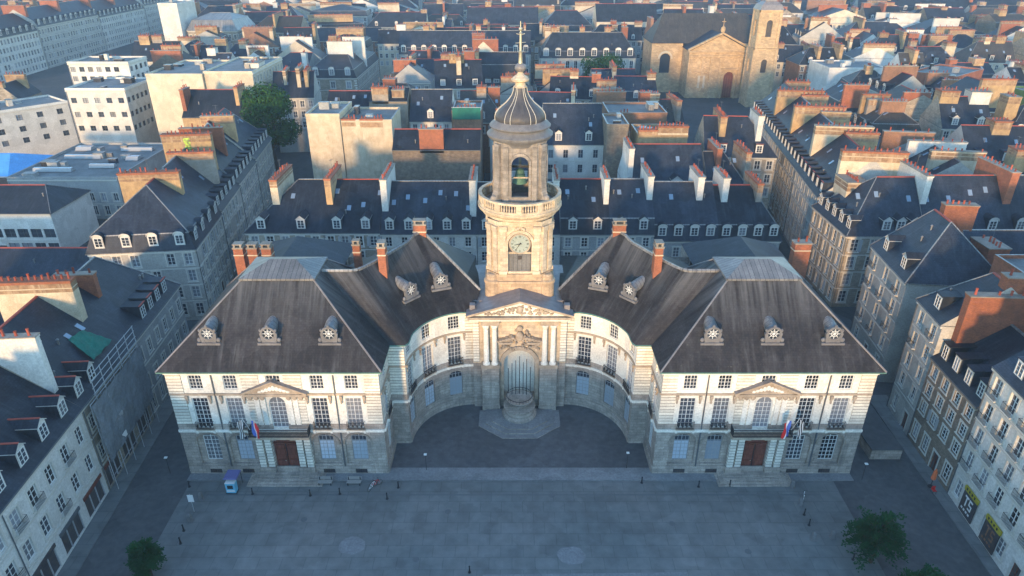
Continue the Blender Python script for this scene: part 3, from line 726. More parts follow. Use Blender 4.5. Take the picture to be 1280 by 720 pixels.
    F([(xi,yf,zb),(xo,yf,zb),(to,tf,zt),(ti,tf,zt)], 'slate_brown')
    F([(xo,yf,zb),(xo,yb,zb),(to,tb,zt),(to,tf,zt)], 'slate_brown')
    F([(xo,yb,zb),(xi,yb,zb),(ti,tb,zt),(to,tb,zt)], 'slate_brown')
    F([(xi,yb,zb),(xi,yf,zb),(ti,tf,zt),(ti,tb,zt)], 'slate_brown')
    F([(xi,yf,zb),(xi,yb,zb),(xo,yb,zb),(xo,yf,zb)], 'slate_brown')
    part('wing_roof', r, TH)
    r = MB(); k = .25
    A = [(ti-k,tf-k,zt-.05),(to+k,tf-k,zt-.05),(to+k,tb+k,zt-.05),(ti-k,tb+k,zt-.05)]; B = [(x,y,z+.22) for x,y,z in A]
    for i in range(4): F([A[i],A[(i+1)%4],B[(i+1)%4],B[i]], 'zinc')
    rg = [(ti+2.6, 10.1, zt+1.3), (to-2.6, 10.1, zt+1.3)]
    F([B[0],B[1],rg[1],rg[0]], 'zinc'); F([B[2],B[3],rg[0],rg[1]], 'zinc'); F([B[1],B[2],rg[1]], 'zinc'); F([B[3],B[0],rg[0]], 'zinc')
    part('zinc_roof_top', r, TH)
    # rear range roof
    r = MB(); yr = 35.9
    F([(40.5,18,zb),(40.5,yr,zb),(33.2,yr-5,18.4),(33.2,14,18.4)], 'slate'); F([(25.8,yr,zb),(25.8,18,zb),(33.2,14,18.4),(33.2,yr-5,18.4)], 'slate'); F([(40.5,yr,zb),(25.8,yr,zb),(33.2,yr-5,18.4)], 'slate')
    part('rear_roof', r, TH)
    # hips in lead
    r = MB()
    for a, b2 in (((xi,yf,zb),(ti,tf,zt)), ((xo,yf,zb),(to,tf,zt)), ((xo,yb,zb),(to,tb,zt)), ((xi,yb,zb),(ti,tb,zt))):
        r.tube((s*a[0],a[1],a[2]+.03), (s*b2[0],b2[1],b2[2]+.03), .11, 'lead', 5)
    part('hip_flashing', r, TH)
    # curved link roof: loft of eave, ridge and back eave
    E3 = [(17.0,5.1,zb),(13.7,5.15,zb)] + [(6.2+7.3*math.cos(t), 5.7+7.75*math.sin(t), zb) for t in (R(18),R(40),R(60),R(78))] + [(6.0,13.3,zb)]
    R3 = [(24.5,10.1,22.5),(20.2,10.1,22.5),(18.4,12.0,22.5),(16.6,15.2,22.5),(14.9,18.4,22.5),(12.6,21.3,22.5),(5.2,16.6,16.6)]
    B3 = [(24.5,20.5,zb),(24.2,20.6,zb),(25.2,22,zb),(25.6,26,zb),(23.5,30,zb),(17,31.3,zb),(6.5,31.2,zb)]
    def res(P, n=4):
        out = []
        for i in range(len(P)-1):
            for j in range(n):
                if 1 <= i <= len(P)-3:
                    t = j/n; p0, p1, p2, p3 = P[i-1], P[i], P[i+1], P[i+2]
                    out.append(tuple(.5*((2*b_)+(-a_+c_)*t+(2*a_-5*b_+4*c_-d_)*t*t+(-a_+3*b_-3*c_+d_)*t**3) for a_,b_,c_,d_ in zip(p0,p1,p2,p3)))
                else: out.append(tuple(a_+(b_-a_)*j/n for a_,b_ in zip(P[i],P[i+1])))
        return out + [P[-1]]
    E4, R4, B4 = res(E3), res(R3), res(B3); r = MB(); ue = 0
    for i in range(len(E4)-1):
        l = math.dist(E4[i], E4[i+1]); m2 = 'slate_brown'
        a, b2, c2, d2 = E4[i+1], E4[i], R4[i], R4[i+1]
        P = [(s*p[0],p[1],p[2]) for p in (a,b2,c2,d2)]; U = [(ue+l,0),(ue,0),(ue,10.5),(ue+l,10.5)]
        r.face(P if s > 0 else P[::-1], m2, U if s > 0 else U[::-1]); ue += l
        F([R4[i+1], R4[i], B4[i], B4[i+1]], m2)
    F([E4[-1], R4[-1], B4[-1]], 'slate'); F([(5.2,16.6,16.6),(12.6,21.3,22.5),(17,31.3,zb),(6.5,31.2,zb)], 'slate')
    part('curved_roof', r, TH, smooth=True)
    r = MB()
    for i in range(len(R4)-1): r.tube((s*R4[i][0],R4[i][1],R4[i][2]), (s*R4[i+1][0],R4[i+1][1],R4[i+1][2]), .22, 'zinc', 5)
    part('ridge_flashing', r, TH)
    g = MB()
    for i in range(len(E4)-1):
        a, b2 = E4[i], E4[i+1]; g.tube((s*a[0],a[1],a[2]-.08), (s*b2[0],b2[1],b2[2]-.08), .10, 'copper_green', 5)
    part('gutter', g, TH)
    # round dormers (oeil-de-boeuf)
    def roundel(x, y, z, rz):
        m = MB(); rr_ = .72; L = 3.1; n = 14
        P = [(rr_*math.cos(math.pi*k/n - .35*(1-2*k/n)), rr_*math.sin(math.pi*k/n - .35*(1-2*k/n))) for k in range(n+1)]
        for (a, b2), (c2, d2) in zip(P, P[1:]):
            m.face([(a,-.05,b2+1.15),(a,L,b2+1.15+.5),(c2,L,d2+1.15+.5),(c2,-.05,d2+1.15)], 'zinc')
        q = [(math.cos(2*math.pi*k/20), math.sin(2*math.pi*k/20)) for k in range(20)]
        for k in range(20):
            a, b2 = q[k], q[(k+1)%20]
            m.hexa([(a[0]*.9,-.16,a[1]*.9+1.15),(b2[0]*.9,-.16,b2[1]*.9+1.15),(b2[0]*.9,.12,b2[1]*.9+1.15),(a[0]*.9,.12,a[1]*.9+1.15)],
                   [(a[0]*.66,-.16,a[1]*.66+1.15),(b2[0]*.66,-.16,b2[1]*.66+1.15),(b2[0]*.66,.12,b2[1]*.66+1.15),(a[0]*.66,.12,a[1]*.66+1.15)], 'lead_grey')
        m.box(-1.3, 1.3, -.3, .35, -.25, .05, 'lead_grey'); m.box(-.62,.62,-.1,.3,.05,.35,'lead_grey')
        for e in (-1, 1):
            m.hexa([(e*.6-.22,-.14,.05),(e*.6+.22,-.14,.05),(e*.6+.22,.2,.05),(e*.6-.22,.2,.05)], [(e*.86-.13,-.14,1.2),(e*.86+.13,-.14,1.2),(e*.86+.13,.2,1.2),(e*.86-.13,.2,1.2)], 'lead_grey')
            m.blob((e*1.08,0,.32), .26, .2, .28, 'lead_grey', 8, 5); m.blob((e*.86,0,1.55), .15, .18, .2, 'lead_grey', 7, 5)
        m.blob((0,-.02,2.08), .2, .2, .22, 'lead_grey', 7, 5)
        o = part('round_dormer', m, TH, loc=(x, y, z), rz=rz)
        f = MB(); 
        for k in range(20):
            a, b2 = q[k], q[(k+1)%20]; f.face([(0,-.02,1.15),(a[0]*.68,-.02,a[1]*.68+1.15),(b2[0]*.68,-.02,b2[1]*.68+1.15)], 'glass')
        for k in range(4):
            c_, s_ = math.cos(math.pi*k/4), math.sin(math.pi*k/4); f.tube((-.64*c_,-.06,1.15-.64*s_),(.64*c_,-.06,1.15+.64*s_), .035, 'frame_white', 4)
        f.lathe(0, 0, [(0,0)], 'frame_white', 3) if False else None
        for k in range(20):
            a, b2 = q[k], q[(k+1)%20]; f.tube((a[0]*.36,-.06,a[1]*.36+1.15),(b2[0]*.36,-.06,b2[1]*.36+1.15), .03, 'frame_white', 4)
        part('window', f, o)
    for x in (35.1, 28.3, 21.5): roundel(s*x, 1.9, 17.45, 0)
    roundel(s*13.6, 11.6, 18.0, s*R(-50)); roundel(s*10.2, 15.0, 17.7, s*R(-22))
    # brick stacks
    def stack(x, y, w, d, z0, z1, mat='brick_red', pots=0, extra=True):
        m = MB(); m.box(x-w/2, x+w/2, y-d/2, y+d/2, z0, z1, mat)
        m.box(x-w/2-.06, x+w/2+.06, y-d/2-.06, y+d/2+.06, z1-1.0, z1-.85, 'stack_cream')
        m.box(x-w/2-.09, x+w/2+.09, y-d/2-.09, y+d/2+.09, z1, z1+.2, 'stack_grey'); 
        for e in (-1, 1):
            if extra: m.box(x+e*w/3-.12, x+e*w/3+.12, y-d/2, y+d/2, z1+.2, z1+.55, 'stack_grey')
        if extra: m.box(x-w/2-.03, x+w/2+.03, y-d/2, y+d/2, z1+.55, z1+.68, 'stack_grey')
        c = part('chimney', m, TH)
        for i in range(pots): link('chimney_pot', pot_mesh(i % 3), c, (x-w/2+w*(i+.5)/pots, y, z1+.2))
    if s < 0:
        for x in (-38.2, -36.3, -34.4): stack(x, 21.5, 1.3, 1.2, 15.5, 20.6)
    else: stack(38.4, 21.5, 2.2, 1.3, 15.5, 21.3, pots=2, extra=False)
    stack(s*16.9, 12.6, .95, 1.3, 18.5, 24.6); stack(s*13.4, 21.5, 1.7, 1.1, 19.5, 24.0)
    if s < 0: stack(-20.8, 16, .9, .9, 17, 23.4)
    # steps before each wing door
    m = MB()
    for k in range(4): band(m, mp, c-3.6-.3*k, c+3.6+.3*k, 0, .55-.13*k, .6+.42*k + .5, 'granite', inset=.001)
    part('entrance_steps', m, TH)

# ------------------------------------------------ centre pavilion
m = MB(); mp, L, ang = line_map((-6.2, 13.4), (6.2, 13.4)); c = 6.2
facade(m, mp, L, 0, 7.2, [(c-2.1, c+2.1, 1.4, 7.2, 0, 't')], 'granite', 'hall_trim', depth=1.7)
facade(m, mp, L, 7.2, 14.9, [(c-2.1, c+2.1, 7.2, 9.35, 2.1, 'b')], 'tower_stone', 'hall_trim', depth=1.7)
for a, b in (((-6.2,17),(-6.2,13.4)), ((6.2,13.4),(6.2,17))):
    mq, lq, _ = line_map(a, b); facade(m, mq, lq, 0, 14.9, [], 'granite')
m.face([mp(c-2.1,1.4,1.68), mp(c+2.1,1.4,1.68), mp(c+2.1,9.35,1.68), mp(c-2.1,9.35,1.68)], 'hall_white')
part('centre_pavilion_wall', m, TH)
m = MB()
for e in (-1, 1):
    band(m, mp, c+e*3.85-1.15, c+e*3.85+1.15, 0, 7.0, .95, 'granite'); band(m, mp, c+e*3.85-1.25, c+e*3.85+1.25, 7.02, 7.5, 1.1, 'hall_trim')
    band(m, mp, c+e*3.85-1.2, c+e*3.85+1.2, 0, .9, 1.05, 'granite')
    for z in (1.9, 2.9, 3.9, 4.9, 5.9): band(m, mp, c+e*3.85-1.17, c+e*3.85+1.17, z, z+.05, .97, 'stack_grey')
    band(m, mp, c+e*3.85-1.2, c+e*3.85+1.2, 13.55, 14.2, 1.0, 'hall_trim'); band(m, mp, c+e*5.75-.4, c+e*5.75+.4, 7.5, 14.2, .2, 'hall_bands')
    band(m, mp, c+e*2.35-.25, c+e*2.35+.25, 1.4, 7.2, .25, 'hall_trim')
band(m, mp, -.3, L+.3, 14.25, 14.6, 1.1, 'hall_white'); band(m, mp, -.5, L+.5, 14.62, 14.95, 1.45, 'hall_trim')
part('pier', m, TH)
for e in (-1, 1):
    for k in (3.3, 4.4):
        m = MB(); x, y = e*k, 13.4-.62
        m.lathe(x, y, [(.48,7.5),(.48,7.65),(.42,7.7),(.36,7.9),(.37,9.5),(.32,12.9),(.36,12.95),(.50,13.35),(.50,13.54)], 'hall_white', 14)
        part('column', m, TH, smooth=True)
m = MB()   # archivolt, broken pediment, sculpted arms
P = arc_pts(c-2.1, c+2.1, 7.25, 9.35, 14); Q = arc_pts(c-2.65, c+2.65, 7.25, 9.9, 14)
for i in range(14):
    m.hexa([mp(P[i][0],P[i][1],-.3), mp(P[i+1][0],P[i+1][1],-.3), mp(P[i+1][0],P[i+1][1],.0), mp(P[i][0],P[i][1],.0)],
           [mp(Q[i][0],Q[i][1],-.3), mp(Q[i+1][0],Q[i+1][1],-.3), mp(Q[i+1][0],Q[i+1][1],.0), mp(Q[i][0],Q[i][1],.0)], 'hall_trim')
for e in (-1, 1):
    band(m, mp, c+e*1.9-.9, c+e*1.9+.9, 10.5, 10.8, .7, 'hall_trim')
    for i in range(6): 
        t = i/5; m.hexa([mp(c+e*(2.9-2.0*t)-.22, 10.8+.5*t, -.75), mp(c+e*(2.9-2.0*t)+.22, 10.8+.5*t, -.75), mp(c+e*(2.9-2.0*t)+.22, 10.8+.5*t, 0), mp(c+e*(2.9-2.0*t)-.22, 10.8+.5*t, 0)],
                        [mp(c+e*(2.9-2.0*t)-.22, 11.05+.55*t, -.75), mp(c+e*(2.9-2.0*t)+.22, 11.05+.55*t, -.75), mp(c+e*(2.9-2.0*t)+.22, 11.05+.55*t, 0), mp(c+e*(2.9-2.0*t)-.22, 11.05+.55*t, 0)], 'hall_trim')
rz = random.Random(3)
for i in range(75):
    a = rz.uniform(-2.5, 2.5); z = 9.9 + rz.random()*(3.1-abs(a)*.95) + (.2 if abs(a) < 1 else 0); r_ = rz.uniform(.10, .26)
    m.blob(mp(c+a, z, -.22), r_, .25+.2*rz.random(), r_*rz.uniform(.8,1.5), 'hall_trim', 7, 5)
m.blob(mp(c, 11.5, -.3), .55, .35, .75, 'hall_trim', 12, 7); m.blob(mp(c, 12.7, -.3), .45, .3, .4, 'hall_trim', 10, 5)
for e in (-1, 1):
    for i in range(7): m.blob(mp(c+e*(.5+.33*i), 9.75-.25*math.sin(i*1.2), -.3), .2, .2, .2, 'hall_trim', 6, 4)
part('carved_relief', m, TH)
m = MB(); z0 = 14.96   # main pediment
m.face([mp(.1, z0, -.9), mp(L-.1, z0, -.9), mp(c, z0+1.95, -.9)], 'hall_white')
for e in (-1, 1):
    P = [(c+e*6.9, z0-.02), (c, z0+2.1)]; a, b = P if e < 0 else P[::-1]
    m.hexa([mp(a[0],a[1],-1.5), mp(b[0],b[1],-1.5), mp(b[0],b[1],2.6), mp(a[0],a[1],2.6)], [mp(a[0],a[1]+.32,-1.55), mp(b[0],b[1]+.32,-1.55), mp(b[0],b[1]+.32,2.6), mp(a[0],a[1]+.32,2.6)], 'hall_trim', top='lead')
for i in range(80):
    a = rz.uniform(-4.6, 4.6); z = z0 + .18 + rz.random()*(1.5*(1-abs(a)/5)); r_ = rz.uniform(.08,.2)
    m.blob(mp(c+a, z, -.95), r_*1.5, .22, r_, 'hall_trim', 7, 5)
m.blob(mp(c, z0+.9, -1.0), .45, .3, .6, 'hall_trim', 10, 6)
for e in (-1, 1): m.box(e*6.1-.35, e*6.1+.35, 13.2, 14.0, 15.3, 16.1, 'lead')
part('main_pediment', m, TH)
m = MB(); m.box(-6.3, 6.3, 14.9, 26, 14.95, 15.9, 'lead'); part('pavilion_roof', m, TH)

# ------------------------------------------------ clock tower
def csq(h, ch, cx=0., cy=20.):
    return [(cx-h+ch,cy-h),(cx+h-ch,cy-h),(cx+h,cy-h+ch),(cx+h,cy+h-ch),(cx+h-ch,cy+h),(cx-h+ch,cy+h),(cx-h,cy+h-ch),(cx-h,cy-h+ch)]
m = MB(); m.prism(csq(4.35, 1.5), 14, 18.0, 'tower_brown'); m.prism(csq(4.55,1.6), 18.0, 18.35, 'tower_brown'); m.prism(csq(4.3,1.5), 18.35, 19.3, 'tower_brown')
for x in (-1, 1):
    for y in (-1, 1):
        m.lathe(x*3.55, 20+y*3.55, [(1.0,15),(1.0,17.9),(1.12,18.0),(1.12,18.36),(.85,18.5),(.8,19.0),(.6,19.2)], 'tower_brown', 14)
part('tower_base', m, TH)
def stage(name, h, ch, z0, z1, op, mat, depth=.6):
    P = csq(h, ch); m = MB()
    for i in range(8):
        mp, L, _ = line_map(P[i], P[(i+1) % 8])
        facade(m, mp, L, z0, z1, [(L/2-op[0], L/2+op[0], op[1], op[2], op[0])] if i % 2 == 0 else [], mat, depth=depth)
    return m, P
m, P = stage('t', 4.05, 1.3, 19.3, 26.5, (1.5, 19.6, 25.0), 'tower_stone')
part('clock_stage', m, TH)
m = MB(); m.prism(csq(3.3, .9), 19.31, 19.5, 'lead'); m.prism(csq(3.3, .9), 26.0, 26.4, 'lead'); part('tower_floor', m, TH)
m = MB()
for i in (0, 2, 4, 6):
    mp, L, _ = line_map(P[i], P[(i+1) % 8])
    for e in (-1, 1):
        for k, wd in ((2.15, .36), (.0, 0)):
            if wd: band(m, mp, L/2+e*k-wd, L/2+e*k+wd, 19.5, 25.6, .22, 'tower_stone')
        band(m, mp, L/2+e*2.15-.5, L/2+e*2.15+.5, 25.2, 25.9, .36, 'tower_stone'); band(m, mp, L/2+e*2.15-.5, L/2+e*2.15+.5, 19.32, 19.8, .36, 'tower_stone')
    A = arc_pts(L/2-1.5, L/2+1.5, 23.5, 25.0, 12); B = arc_pts(L/2-1.85, L/2+1.85, 23.5, 25.4, 12)
    for k in range(12):
        m.hexa([mp(A[k][0],A[k][1],-.2), mp(A[k+1][0],A[k+1][1],-.2), mp(A[k+1][0],A[k+1][1],0), mp(A[k][0],A[k][1],0)],
               [mp(B[k][0],B[k][1],-.2), mp(B[k+1][0],B[k+1][1],-.2), mp(B[k+1][0],B[k+1][1],0), mp(B[k][0],B[k][1],0)], 'tower_stone')
    for e in (-1, 1): band(m, mp, L/2+e*1.68-.17, L/2+e*1.68+.17, 19.5, 23.5, .14, 'tower_stone')
    for q in range(5): m.blob(mp(L/2-.5+.25*q, 25.5+.25*(1-abs(q-2)/2), -.2), .2, .2, .25, 'tower_stone', 6, 4)
for i in (1, 3, 5, 7):
    mp, L, _ = line_map(P[i], P[(i+1) % 8])
    for e in (-.52, .52): band(m, mp, L/2+e-.34, L/2+e+.34, 19.5, 25.6, .25, 'tower_stone'); band(m, mp, L/2+e-.42, L/2+e+.42, 25.2, 25.9, .4, 'tower_stone')
part('pilaster', m, TH)
m = MB(); m.lathe(0, 20, [(4.35,25.9),(4.45,26.15),(4.5,26.5),(4.85,26.7),(4.9,27.0),(5.35,27.3),(5.45,27.55),(5.45,27.75),(4.2,27.8)], 'tower_stone', 40)
part('gallery_cornice', m, TH, smooth=True)
m = MB()   # balustrade
n = 96
for z0, z1, r0, r1 in ((27.75,28.05,5.3,4.95), (28.95,29.2,5.35,4.9)):
    for k in range(48):
        a, b = 2*math.pi*k/48, 2*math.pi*(k+1)/48; co, si = math.cos, math.sin
        m.hexa([(r0*co(a),20+r0*si(a),z0),(r0*co(b),20+r0*si(b),z0),(r1*co(b),20+r1*si(b),z0),(r1*co(a),20+r1*si(a),z0)],
               [(r0*co(a),20+r0*si(a),z1),(r0*co(b),20+r0*si(b),z1),(r1*co(b),20+r1*si(b),z1),(r1*co(a),20+r1*si(a),z1)], 'tower_stone')
for k in range(n):
    a = 2*math.pi*k/n
    if k % 8 in (0, 7):
        if k % 8 == 0:
            aa = a - math.pi/n; u = Vector((math.cos(aa), math.sin(aa), 0)); t = Vector((-u.y, u.x, 0)); c0 = Vector((0,20,0)) + u*5.13
            q = [c0+u*.17-t*.35, c0+u*.17+t*.35, c0-u*.17+t*.35, c0-u*.17-t*.35]
            m.hexa([(p.x,p.y,28.05) for p in q], [(p.x,p.y,28.95) for p in q], 'tower_stone')
        continue
    m.lathe(5.13*math.cos(a), 20+5.13*math.sin(a), [(.07,28.05),(.12,28.3),(.06,28.6),(.08,28.95)], 'tower_stone', 6)
part('balustrade', m, TH)
m = MB(); m.lathe(0, 20, [(4.95,27.76),(3.2,27.9)], 'lead', 32); part('gallery_floor', m, TH)
m, P = stage('d', 3.2, 1.15, 27.8, 36.2, (1.05, 29.4, 34.6), 'tower_dark', .5)
for i in (0, 2, 4, 6):
    mp, L, _ = line_map(P[i], P[(i+1) % 8])
    A = arc_pts(L/2-1.05, L/2+1.05, 33.55, 34.6, 10); B = arc_pts(L/2-1.35, L/2+1.35, 33.55, 35.0, 10)
    for k in range(10):
        m.hexa([mp(A[k][0],A[k][1],-.2), mp(A[k+1][0],A[k+1][1],-.2), mp(A[k+1][0],A[k+1][1],0), mp(A[k][0],A[k][1],0)],
               [mp(B[k][0],B[k][1],-.2), mp(B[k+1][0],B[k+1][1],-.2), mp(B[k+1][0],B[k+1][1],0), mp(B[k][0],B[k][1],0)], 'tower_dark')
    for e in (-1, 1): band(m, mp, L/2+e*1.75-.3, L/2+e*1.75+.3, 28.3, 35.7, .18, 'tower_dark'); band(m, mp, L/2+e*1.2-.14, L/2+e*1.2+.14, 29.4, 33.5, .12, 'tower_dark')
part('belfry_wall', m, TH)
for i in (1, 3, 5, 7):
    m = MB(); mp, L, _ = line_map(P[i], P[(i+1) % 8]); c = L/2
    prof = [(-.9, 27.9), (-.95, 29.2), (-.55, 30.2), (-.35, 32.0), (-.3, 34.3), (-.5, 35.2), (-.35, 36.0)]
    for (d0, z0), (d1, z1) in zip(prof, prof[1:]):
        m.hexa([mp(c-.42,z0,d0), mp(c+.42,z0,d0), mp(c+.42,z0,0), mp(c-.42,z0,0)], [mp(c-.42,z1,d1), mp(c+.42,z1,d1), mp(c+.42,z1,0), mp(c-.42,z1,0)], 'tower_dark')
    m.blob(mp(c, 29.3, -.95), .4, .4, .45, 'tower_dark', 8, 5)
    part('scroll_buttress', m, TH)
m = MB(); m.lathe(0, 20, [(.95,30.3),(.85,30.6),(.6,31.4),(.5,32.0),(.1,32.2)], 'copper_green', 14); part('bell', m, TH, smooth=True)
m = MB(); m.box(-2.8,2.8,19.85,20.15,32.3,32.6,'iron'); m.box(-.15,.15,17.2,22.8,33.2,33.5,'iron'); m.prism(csq(2.6,.9), 27.9, 28.1, 'lead'); m.box(-2.8,2.8,17.6,17.75,31.6,31.75,'hall_trim'); part('bell_frame', m, TH)
m = MB(); m.lathe(0, 20, [(3.35,35.6),(3.5,36.0),(3.9,36.3),(4.1,36.6),(4.1,36.75),(3.6,37.1),(3.35,37.4),(3.75,37.6),(3.8,37.75),(3.5,38.05),(3.1,38.3),(2.9,38.5)], 'lead_grey', 40)
part('dome_cornice', m, TH, smooth=True)
m = MB(); dp = [(2.95,38.2),(3.08,38.45),(3.08,38.8),(2.95,39.2),(2.65,39.6),(2.2,40.0),(1.7,40.4),(1.3,40.85),(1.0,41.3),(.8,41.8),(.74,42.3)]
m.lathe(0, 20, dp, 'lead_dark', 36); part('dome', m, TH, smooth=True)
m = MB()
for k in range(6):
    a = 2*math.pi*(k+.5)/6 + R(30)
    for d_ in (-.04, .04):
        pts = [((r+.04)*math.cos(a+d_*3), 20+(r+.04)*math.sin(a+d_*3), z) for r, z in dp]
        for p, q in zip(pts, pts[1:]): m.tube(p, q, .035, 'surround', 5)
part('dome_rib', m, TH)
m = MB(); m.lathe(0, 20, [(.7,42.1),(.85,42.3),(.62,42.45),(.6,42.8),(1.05,42.95),(1.1,43.15),(.8,43.45),(.45,43.65),(.3,43.95)], 'tower_stone', 20)
m.lathe(0, 20, [(.1,43.9),(.45,44.0),(.68,44.3),(.68,44.55),(.45,44.85),(.18,45.0)], 'lead', 16)
m.lathe(0, 20, [(.26,44.95),(.2,46.0),(.28,46.3),(.15,46.4),(.13,48.2),(.22,48.3),(.08,48.45),(.03,49.6)], 'gold', 10)
for e in (-1, 1): m.tube((0,20,48.1), (e*.5,20,48.25), .05, 'gold', 5)
m.blob((0,20,48.75), .22, .22, .22, 'gold', 8, 5); m.tube((-.6,20,47.2),(.6,20,47.3),.04,'gold',5)
part('spire', m, TH, smooth=True)
# clock
yc = 20-4.05+.18; m = MB(); q = [(math.cos(2*math.pi*k/32), math.sin(2*math.pi*k/32)) for k in range(32)]; zc = 23.5
for k in range(32):
    a, b = q[k], q[(k+1)%32]
    m.hexa([(a[0]*1.4,yc-.25,a[1]*1.4+zc),(b[0]*1.4,yc-.25,b[1]*1.4+zc),(b[0]*1.4,yc+.1,b[1]*1.4+zc),(a[0]*1.4,yc+.1,a[1]*1.4+zc)],
           [(a[0]*1.22,yc-.25,a[1]*1.22+zc),(b[0]*1.22,yc-.25,b[1]*1.22+zc),(b[0]*1.22,yc+.1,b[1]*1.22+zc),(a[0]*1.22,yc+.1,a[1]*1.22+zc)], 'hall_trim')
cl = part('clock', m, TH)
m = MB(); m.face([(a[0]*1.23, yc-.2, a[1]*1.23+zc) for a in q], 'clock_white'); fc = part('clock_face', m, cl)
m = MB()
for k in range(12):
    a = 2*math.pi*k/12; u = Vector((math.sin(a),0,math.cos(a))); t = Vector((u.z,0,-u.x)); nb = (3,1,2,3,2,1,2,3,4,2,1,2)[k]
    for j in range(nb):
        o_ = t*(.085*(j-(nb-1)/2)); c0 = Vector((0,yc-.215,zc)); m.tube(c0+u*.86+o_, c0+u*1.12+o_, .022, 'iron', 4)
part('numeral', m, cl)
m = MB()
for ang_, l, w_ in ((R(212), 1.0, .05), (R(258), .72, .07)):
    u = Vector((math.sin(ang_),0,math.cos(ang_))); c0 = Vector((0,yc-.25,zc)); m.tube(c0-u*.2, c0+u*l, w_, 'iron', 5, .02)
part('clock_hand', m, cl)
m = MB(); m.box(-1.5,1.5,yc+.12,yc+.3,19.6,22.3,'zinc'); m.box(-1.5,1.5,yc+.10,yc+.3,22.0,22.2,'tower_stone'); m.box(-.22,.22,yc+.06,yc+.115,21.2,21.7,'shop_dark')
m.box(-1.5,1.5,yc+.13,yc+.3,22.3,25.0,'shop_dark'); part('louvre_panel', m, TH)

# fountain in front of the niche
FT = thing('fountain', 'round stone fountain basin on octagonal steps before the central niche', 'fountain', (TX, TY+11.2, 0))
m = MB()
for k, (r_, h_) in enumerate(((5.9,.16),(4.9,.34),(4.0,.52))):
    P = [(r_*math.cos(math.pi*(j+.5)/4), r_*.80*math.sin(math.pi*(j+.5)/4) - .4, 0) for j in range(8)]; m.prism([(p[0],min(p[1],1.15)) for p in P], .0, h_, 'granite', 'paving_pale')
part('steps', m, FT)
m = MB(); m.lathe(0, 0, [(2.3,.5),(2.3,.8),(1.95,.95),(1.85,1.6),(2.1,1.75),(2.15,1.95),(1.6,1.96),(.9,2.0),(.8,2.2),(.9,2.4),(1.6,2.7),(1.8,3.0),(1.85,3.2),(1.6,3.2),(1.4,2.9)], 'granite', 28); part('basin', m, FT, smooth=True)
m = MB()
for k in range(24):
    a = 2*math.pi*k/24; m.tube((1.72*math.cos(a),1.72*math.sin(a),3.15),(1.72*math.cos(a),1.72*math.sin(a),3.6), .025, 'iron', 4)
    b = a+2*math.pi/24; m.tube((1.72*math.cos(a),1.72*math.sin(a),3.6),(1.72*math.cos(b),1.72*math.sin(b),3.6), .04, 'iron', 4)
part('railing', m, FT)
for k, (x, h_) in enumerate(((-1.5,7.2),(-1.0,7.9),(-.5,8.3),(0,8.9),(.5,8.0),(.95,8.6),(1.45,7.4))):
    m = MB(); m.tube((x, 1.2-.2*abs(x), 2.6), (x, 1.2-.2*abs(x), h_), .05, 'iron', 6); part('rod', m, FT)

# ================================================================ named houses around the square
def hp(px0, py0, px1, py1, z): return at(px0, py0, z), at(px1, py1, z)
S3 = 'stack_cream'; SO = 'stack_ochre'; SG = 'stack_grey'; BR = 'brick_red'
def lx(y): return -45.3 - .082*(y-36)
g = 'houses along the left street'
house((lx(28), 28), (lx(45.5), 45.5), 'cream rendered house at the bottom left corner with framed windows above shops', 17, 12.0, 7.5, wall='render_white', dorm=4, dwall='render_white', dred=True, stacks=[(.5,.2,.5,1.0,1.0,BR,5)], shops=True, balc='F', group=g, dw=1.5, dh=1.9, ww=1.35, wh=2.2, gf=3.9, floors=3)
house((lx(45.5), 45.5), (lx(60.8), 60.8), 'pale rendered house at lower left with five white dormers and red tiled dormer ridges', 17, 12.0, 7.5, wall='render_white', dorm=4, dwall='render_white', dred=True, stacks=[(.3,.22,.5,.9,1.2,BR,5)], shops=True, balc='F', group=g, dw=1.5, dh=1.9, ww=1.35, wh=2.2, gf=3.9, bays=5, floors=3)
house((lx(60.8), 60.8), (lx(74.4), 74.4), 'grey stone house behind scaffold rails with a big white chimney wall', 17, 12.0, 7.8, wall='stone', dorm=2, dpos=(.12,.34), dwall='render_white', dred=True, stacks=[(.0,.12,.5,.8,1.4,'render_white',5), (1.,.25,.78,1.3,1.9,S3,12)], shops=True, group=g, dw=1.5, dh=1.9, sky=4, slate='slate', ww=1.2, floors=3)
house((lx(74.4), 74.4), (lx(91), 91), 'far end grey house of the left street with four shed dormers', 16, 12.0, 7.0, wall='render_grey', dorm=4, dpos=(.35,.5,.65,.8), dstyle='shed', dwall='render_grey', dred=True, hipR=.6, stacks=[(.3,.3,.6,.9,.8,BR,5)], sides='FR', group=g, slate='slate', floors=3)
# scaffold rails and green sheet on the grey house
t = thing('scaffold_net', 'grey sheeting stretched over the front of the scaffolded left street house', 'net', (lx(67.5)+1.2, 67.5, 0))
m = MB(); n = 14
for a_ in range(n):
    for b_ in range(8):
        def P(i, j):
            y = -6.4 + 12.8*i/n; z = 4.2 + 7.9*j/8; return (-.082*y + .10*math.sin(i*2.1+j*1.3), y, z)
        q = [P(a_,b_), P(a_+1,b_), P(a_+1,b_+1), P(a_,b_+1)]; m.face(q, 'net_grey'); m.face([(p[0]-.05,p[1],p[2]) for p in q[::-1]], 'net_grey')
part('sheet', m, t)
m = MB(); m.box(.12,.2,-5.6,-1.8,4.6,5.3,'frame_white'); part('banner', m, t)
m = MB(); m.box(.12,.2,-4.6,-1.4,7.4,7.9,'frame_grey'); part('banner', m, t)
m = MB()
for k in range(6): y = -6.3+2.52*k; m.tube((-.082*y-.25, y, 0), (-.082*y-.25, y, 12.3), .05, 'frame_grey', 5)
